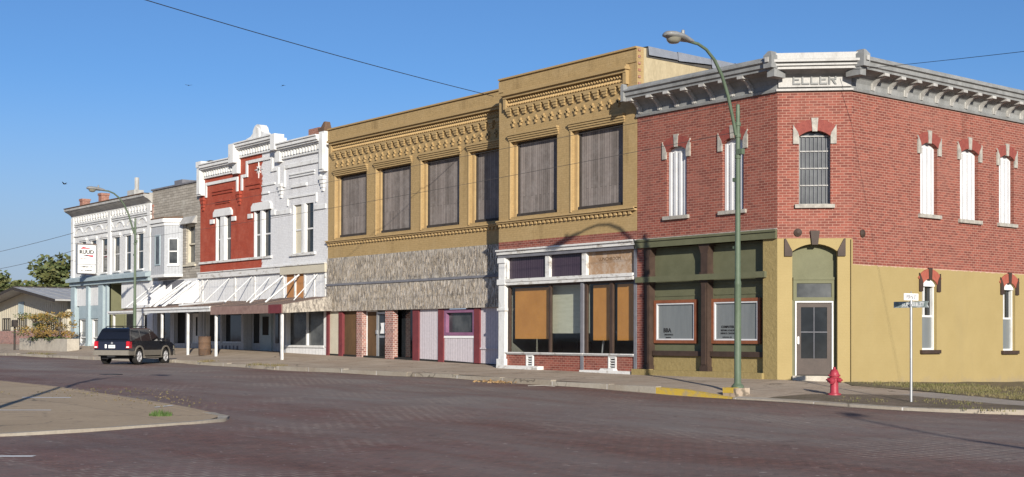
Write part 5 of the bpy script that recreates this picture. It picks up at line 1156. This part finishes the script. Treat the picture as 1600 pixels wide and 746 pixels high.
# ------------------------------------------------------------------ pavement clutter
ba = thing('barrel', 'rusty brown litter barrel beside the canopy post', 'barrel', (-35.4, -1.05, H(-35.4, -1.05)), 0, None, True)
m = MB(); m.lathe([(.29, 0), (.3, .02), (.3, .28), (.315, .30), (.3, .32), (.3, .6), (.315, .62), (.3, .64), (.3, .90), (.315, .92), (.28, .93), (.27, .5)], n=20); m.build('drum', 'rust', ba, smooth=True)
m = MB(); m.lathe([(.27, .86), (.2, .885), (.02, .89)], n=16); m.build('bin_liner', 'black', ba)
pb = thing('meter_post', 'dark post with a small box in front of the low house', 'post', (-60.9, -2, .3), 0, None, True)
m = MB(); m.tube([(0, 0, -.2), (0, 0, 1.4)], .07, 8); m.build('pole', 'plankdark', pb); m = MB(); m.box(-.22, .22, -.16, .16, 1.35, 1.8); m.build('box', 'plankdark', pb, bevel=.03)
pl = thing('planter', 'long low concrete planter in front of the low house', 'planter', (-57.2, -1.5, .25), 0, None, False)
m = MB(); m.box(-61.5, -53.0, -1.5, -1.4, -.1, .91); m.box(-61.5, -53.0, -.85, -.75, -.1, .91); m.box(-61.5, -61.4, -1.4, -.85, -.1, .91); m.box(-53.1, -53.0, -1.4, -.85, -.1, .91); m.build('wall', 'concrete', pl)
m = MB(); m.box(-61.4, -53.1, -1.4, -.85, .3, .8); m.build('soil', 'dirt', pl)

def foliage(mb, blobs, n, size, seed=1, flat=.5):
    rnd = random.Random(seed)
    tot = sum(b[3] * b[4] for b in blobs)
    for (x, y, z, r, rz) in blobs:
        for _ in range(int(n * r * rz / tot)):
            v = Vector((rnd.gauss(0, 1), rnd.gauss(0, 1), rnd.gauss(0, 1))).normalized() * (rnd.random() ** .4)
            p = Vector((x + v.x * r, y + v.y * r, z + v.z * rz)); s = size * rnd.uniform(.6, 1.3)
            a = Vector((rnd.gauss(0, 1), rnd.gauss(0, 1), rnd.gauss(0, flat))).normalized(); b = a.orthogonal().normalized(); b = (Matrix.Rotation(rnd.uniform(0, 6.28), 3, a) @ b)
            mb.face([tuple(p - a * s), tuple(p + b * s * .5), tuple(p + a * s), tuple(p - b * s * .5)])
def tree(name, label, cat, x, y, z, h, w, n, leaf, mat, seed, group=None, cl=14):
    rnd = random.Random(seed); t_ = thing(name, label, cat, (x, y, z), 0, group, True)
    m = MB(); m.tube([(0, 0, -.2), (.05 * w, 0, h * .3), (0, .04 * w, h * .75)], [h * .03, h * .022, h * .008], 8); bl = []
    for k in range(cl):
        a = rnd.uniform(0, 6.28); zz = rnd.uniform(.28, .95); rr = w * .5 * math.sqrt(max(.05, 1 - (abs(zz - .55) / .5) ** 2)) * rnd.uniform(.35, .85); q = (rr * math.cos(a), rr * math.sin(a), zz * h)
        m.tube([(0, 0, max(.2, zz - .25) * h * .9), (q[0] * .5, q[1] * .5, (zz - .08) * h), q], [h * .012, h * .008, h * .003], 5)
        bl.append((*q, w * rnd.uniform(.13, .24), h * rnd.uniform(.08, .14)))
    m.build('trunk', 'bark', t_); m = MB(); foliage(m, bl, n, leaf, seed); m.build('crown', mat, t_); return t_
tree('shrub_tree', 'small green tree at the left of the concrete planter', 'tree', -59.5, -1.1, .6, 1.95, 2.8, 800, .075, 'leaf', 3, None, 12)
tree('shrub_tree', 'small rust coloured autumn tree in the middle of the planter', 'tree', -57.4, -1.1, .6, 2.05, 3.4, 1150, .075, 'leafrust', 5, None, 14)
tree('shrub_tree', 'small orange and green tree at the right end of the planter', 'tree', -55.5, -1.1, .6, 1.9, 3.0, 850, .075, 'leafrust', 8, None, 12)
m = MB(); foliage(m, [(-58.9, -1.15, .9, .7, .18), (-58.1, -1.15, .88, .5, .15), (-55.6, -1.15, .9, .8, .16)], 500, .09, 4); tag(m.build('planter_shrubs', 'leaf'), 'low green ground shrubs growing along the top of the concrete planter', 'shrub')
tree('broadleaf_tree', 'tall dark green tree behind the low house beside the white building', 'tree', -124.5, 25, -.5, 10.6, 9.5, 5200, .34, 'leafdark', 21, None, 26)
tree('broadleaf_tree', 'lower olive and rust tinted tree behind the ridge of the low house', 'tree', -131, 27, -.5, 8.2, 8.5, 3600, .32, 'leafrust', 22, None, 20)
tree('broadleaf_tree', 'green tree cut by the left edge of the picture', 'tree', -147.5, 25, -.5, 9.6, 9.5, 3600, .34, 'leafdark', 23, None, 22)
tree('broadleaf_tree', 'smaller green tree left of the ridge of the low house', 'tree', -142.6, 26, -.5, 8.0, 6.0, 2400, .32, 'leaf', 24, None, 16)
tree('broadleaf_tree', 'distant tree beyond the low house hidden mostly by its roof', 'tree', -160, 20, -.5, 8.5, 9, 2400, .34, 'leafdark', 25, None, 18)

# weeds, litter
WG = 'weeds along the kerb'
def weed(x, y, z, r, h, mat, label, n=120):
    m = MB(); rnd = random.Random(int(x * 31 + y * 17)); 
    for _ in range(n):
        a = rnd.uniform(0, 6.28); q = rnd.random() ** .6 * r; px, py = x + q * math.cos(a), y + q * math.sin(a); hh_ = h * rnd.uniform(.4, 1) * (1 - .5 * q / r); l = rnd.uniform(0, .6) * hh_; w = .014
        b = rnd.uniform(0, 6.28); m.face([(px - w * math.sin(b), py + w * math.cos(b), z - .02), (px + w * math.sin(b), py - w * math.cos(b), z - .02), (px + l * math.cos(b), py + l * math.sin(b), z + hh_)])
    o = m.build('weed_clump', mat); tag(o, label, 'weed')
weed(1.5, -19.65, isz(1.5, -19.65), .22, .17, 'weed', 'bright green weed tuft growing in the concrete apron', 260)
for k, (x, y, lab) in enumerate(((-23.6, -4.35, 'dry weed clump on the kerb below the brown fascia canopy'), (-28.4, -4.2, 'dry weed clump between the barrel and the kerb'), (-22.1, -4.3, 'second dry weed clump on the kerb below the right display window'), (-51.5, -3.9, 'weed clump in front of the far white building'), (-49.2, -4.0, 'weed clump by the kerb just left of the parked vehicle'))):
    weed(x, y, H(x, y), .5, .16, 'dryweed', lab, 150)
m = MB(); foliage(m, [(-7.5, -4.62, Rz(-7.5) + .03, .75, .05), (-6.9, -4.7, Rz(-7) + .02, .5, .03)], 160, .055, 2, .3); kind(tag(m.build('leaf_litter', 'litter'), 'drift of dry brown leaves in the gutter below the kerb', 'leaves'), 'stuff')
m = MB(); foliage(m, [(-3.2, -17.95, Rz(-3) + .06, 1.8, .04), (-.9, -18.3, Rz(-1) + .07, 1.1, .03), (-6.5, -18.0, Rz(-6) + .07, 2.5, .05)], 420, .025, 6, .3); kind(tag(m.build('verge_litter', 'dryweed'), 'scatter of dry weeds and leaves along the edge of the concrete apron', 'litter'), 'stuff')
m = MB(); m.tube([(-4.75, -5.5, Rz(-5) + .02), (-4.4, -5.2, Rz(-4) + .05), (-4.05, -5.05, Rz(-4) + .03)], .010, 6); tag(m.build('stick', 'limestone'), 'pale broken stick lying in the gutter', 'stick')
m = MB(); m.lathe([(.40, -.02), (.40, .012), (.34, .016), (.02, .016)], (-19.5, -12.2, roadz(-19.5, -12.2)), 24); tag(m.build('lamp_shadow_disc', 'black'), 'dark disc standing in for a lamp head shadow on the brick road beyond the apron', 'painted shadow')  # added black disc that imitates the shadow of a street lamp head

# ------------------------------------------------------------------ overhead cables and birds
def cable(label, a, b, sag, r, mat='cable'):
    n = 24; m = MB(); m.tube([tuple(a[i] + (b[i] - a[i]) * k / n - (sag * 4 * (k / n) * (1 - k / n) if i == 2 else 0) for i in range(3)) for k in range(n + 1)], r, 6)
    tag(m.build('overhead_cable', mat), label, 'cable')
cable('thick black cable running from the upper left sky down to the narrow tan building', (-13.4, -.08, 10.02), (-2.6, -33.0, 10.75), .35, .012)
cable('upper thin wire stretched in front of the tan buildings', (-38.2, -3.52, 7.02), (2.07, -4.05, 7.2), .05, .007, 'cablethin')
cable('lower thin wire stretched in front of the tan buildings', (-38.2, -3.52, 5.95), (2.07, -4.05, 6.45), .16, .007, 'cablethin')
cable('cable leaving the corner cornice towards the upper right edge', (1.75, .95, 8.75), (24, -7.5, 5.9), .12, .007)
cable('higher thin wire in the sky left of the far white building', (-57.3, .5, 7.62), (-86, .5, 6.9), .12, .014, 'cablethin')
cable('lower thin wire in the sky left of the far white building', (-57.3, .5, 6.5), (-86, .5, 5.8), .25, .014, 'cablethin')
def bird(label, loc, s, rot, flap):
    m = MB(); rnd = Matrix.Rotation(rot, 3, 'Z')
    m.fr = lambda x, y, z: tuple(Vector(loc) + rnd @ Vector((x * s, y * s, z * s)))
    sec = [(-.5, .02, 0), (-.3, .09, 0), (0, .13, 0), (.28, .1, .02), (.42, .07, .05), (.55, .01, .04)]
    rg = [[m.pt((r * math.cos(a), y, z + r * math.sin(a))) for a in [k * math.pi / 4 for k in range(8)]] for y, r, z in sec]
    for A, B in zip(rg, rg[1:]):
        for k in range(8): m.f.append([A[k], A[(k + 1) % 8], B[(k + 1) % 8], B[k]])
    for sg in (-1, 1):
        q = [(sg * .1, .22, .05), (sg * .6, .28, flap * .6), (sg * 1.1, .02, flap), (sg * .55, -.12, flap * .5), (sg * .1, -.18, .04)]
        i = [m.pt(p) for p in q]; j = [m.pt((p[0], p[1], p[2] - .03)) for p in q]; m.f += [i, j[::-1]] + [[i[k], i[(k + 1) % 5], j[(k + 1) % 5], j[k]] for k in range(5)]
    q = [(-.05, -.4, 0), (.05, -.4, 0), (.12, -.8, 0), (-.12, -.8, 0)]; i = [m.pt(p) for p in q]; j = [m.pt((p[0], p[1], -.03)) for p in q]; m.f += [i, j[::-1]]
    tag(m.build('bird', 'black'), label, 'bird', 'birds in the sky')
bird('small dark bird flying below the thick cable, left of the other high bird', (-61.2, 10, 18.7), .24, 1.2, .25)
bird('small dark bird flying high above the two tone building', (-47.6, 10, 16.7), .17, .4, -.2)
bird('lowest small dark bird, flying near the chimneys of the far white building', (-85.2, 10, 13.9), .34, 2.2, .5)

for o in bpy.data.objects:
    if o.get('local') is not None: del o['local']

# ------------------------------------------------------------------ light, sky, camera
SUNAZ = math.atan2(.882, -.471)                          # compass angle of the sun from +Y towards +X
SUNEL = R(17.7)
w = bpy.data.worlds.new('World'); scene.world = w; w.use_nodes = True; t = w.node_tree; t.nodes.clear()
o = t.nodes.new('ShaderNodeOutputWorld'); bg = t.nodes.new('ShaderNodeBackground'); sky = t.nodes.new('ShaderNodeTexSky')
sky.sky_type = 'NISHITA'; sky.sun_disc = False; sky.sun_elevation = SUNEL; sky.sun_rotation = SUNAZ
sky.air_density = .85; sky.dust_density = .5; sky.ozone_density = 6.5; sky.altitude = 0
bg.inputs[1].default_value = .084
# thicker, paler air low over the horizon
tc = t.nodes.new('ShaderNodeTexCoord'); sp_ = t.nodes.new('ShaderNodeSeparateXYZ'); t.links.new(tc.outputs['Generated'], sp_.inputs[0])
mr = t.nodes.new('ShaderNodeMapRange'); mr.interpolation_type = 'SMOOTHSTEP'; mr.inputs[1].default_value = .20; mr.inputs[2].default_value = -.02; t.links.new(sp_.outputs[2], mr.inputs[0])
mxs = t.nodes.new('ShaderNodeMix'); mxs.data_type = 'RGBA'; t.links.new(mr.outputs[0], mxs.inputs[0]); t.links.new(sky.outputs[0], mxs.inputs[6]); mxs.inputs[7].default_value = (3.3, 3.95, 5.0, 1)
t.links.new(mxs.outputs[2], bg.inputs[0]); t.links.new(bg.outputs[0], o.inputs[0])
sl = bpy.data.lights.new('sun', 'SUN'); sl.energy = 4.6; sl.angle = R(.5); sl.color = (1, .93, .82)
so = bpy.data.objects.new('sun', sl); COL.objects.link(so)
sd = Vector((.882 * math.cos(SUNEL), -.471 * math.cos(SUNEL), math.sin(SUNEL)))
so.rotation_euler = (-sd).to_track_quat('-Z', 'Y').to_euler(); so.location = (30, -40, 40)
cd = bpy.data.cameras.new('camera'); co = bpy.data.objects.new('camera', cd); COL.objects.link(co); scene.camera = co
cd.sensor_width = 36; cd.sensor_fit = 'HORIZONTAL'; cd.lens = 36 * 2060.806 / 1600; cd.shift_y = 131.165 / 1600; cd.clip_end = 6000; cd.clip_start = .1
ya, pi_, ro = R(-51.256), R(.637), R(.155)
fw_ = Vector((math.sin(ya) * math.cos(pi_), math.cos(ya) * math.cos(pi_), math.sin(pi_))); rt = Vector((math.cos(ya), -math.sin(ya), 0)); up = rt.cross(fw_)
rt2 = rt * math.cos(ro) + up * math.sin(ro); up2 = up * math.cos(ro) - rt * math.sin(ro)
mt = Matrix(((rt2.x, up2.x, -fw_.x, 25.157), (rt2.y, up2.y, -fw_.y, -30.105), (rt2.z, up2.z, -fw_.z, 1.081), (0, 0, 0, 1)))
co.matrix_world = mt
scene.render.engine = 'CYCLES'; scene.render.resolution_x = 1024; scene.render.resolution_y = 477
vs = scene.view_settings; vs.view_transform = 'Standard'; vs.look = 'None'; vs.exposure = 0.5; vs.gamma = 1; vs.use_curve_mapping = False
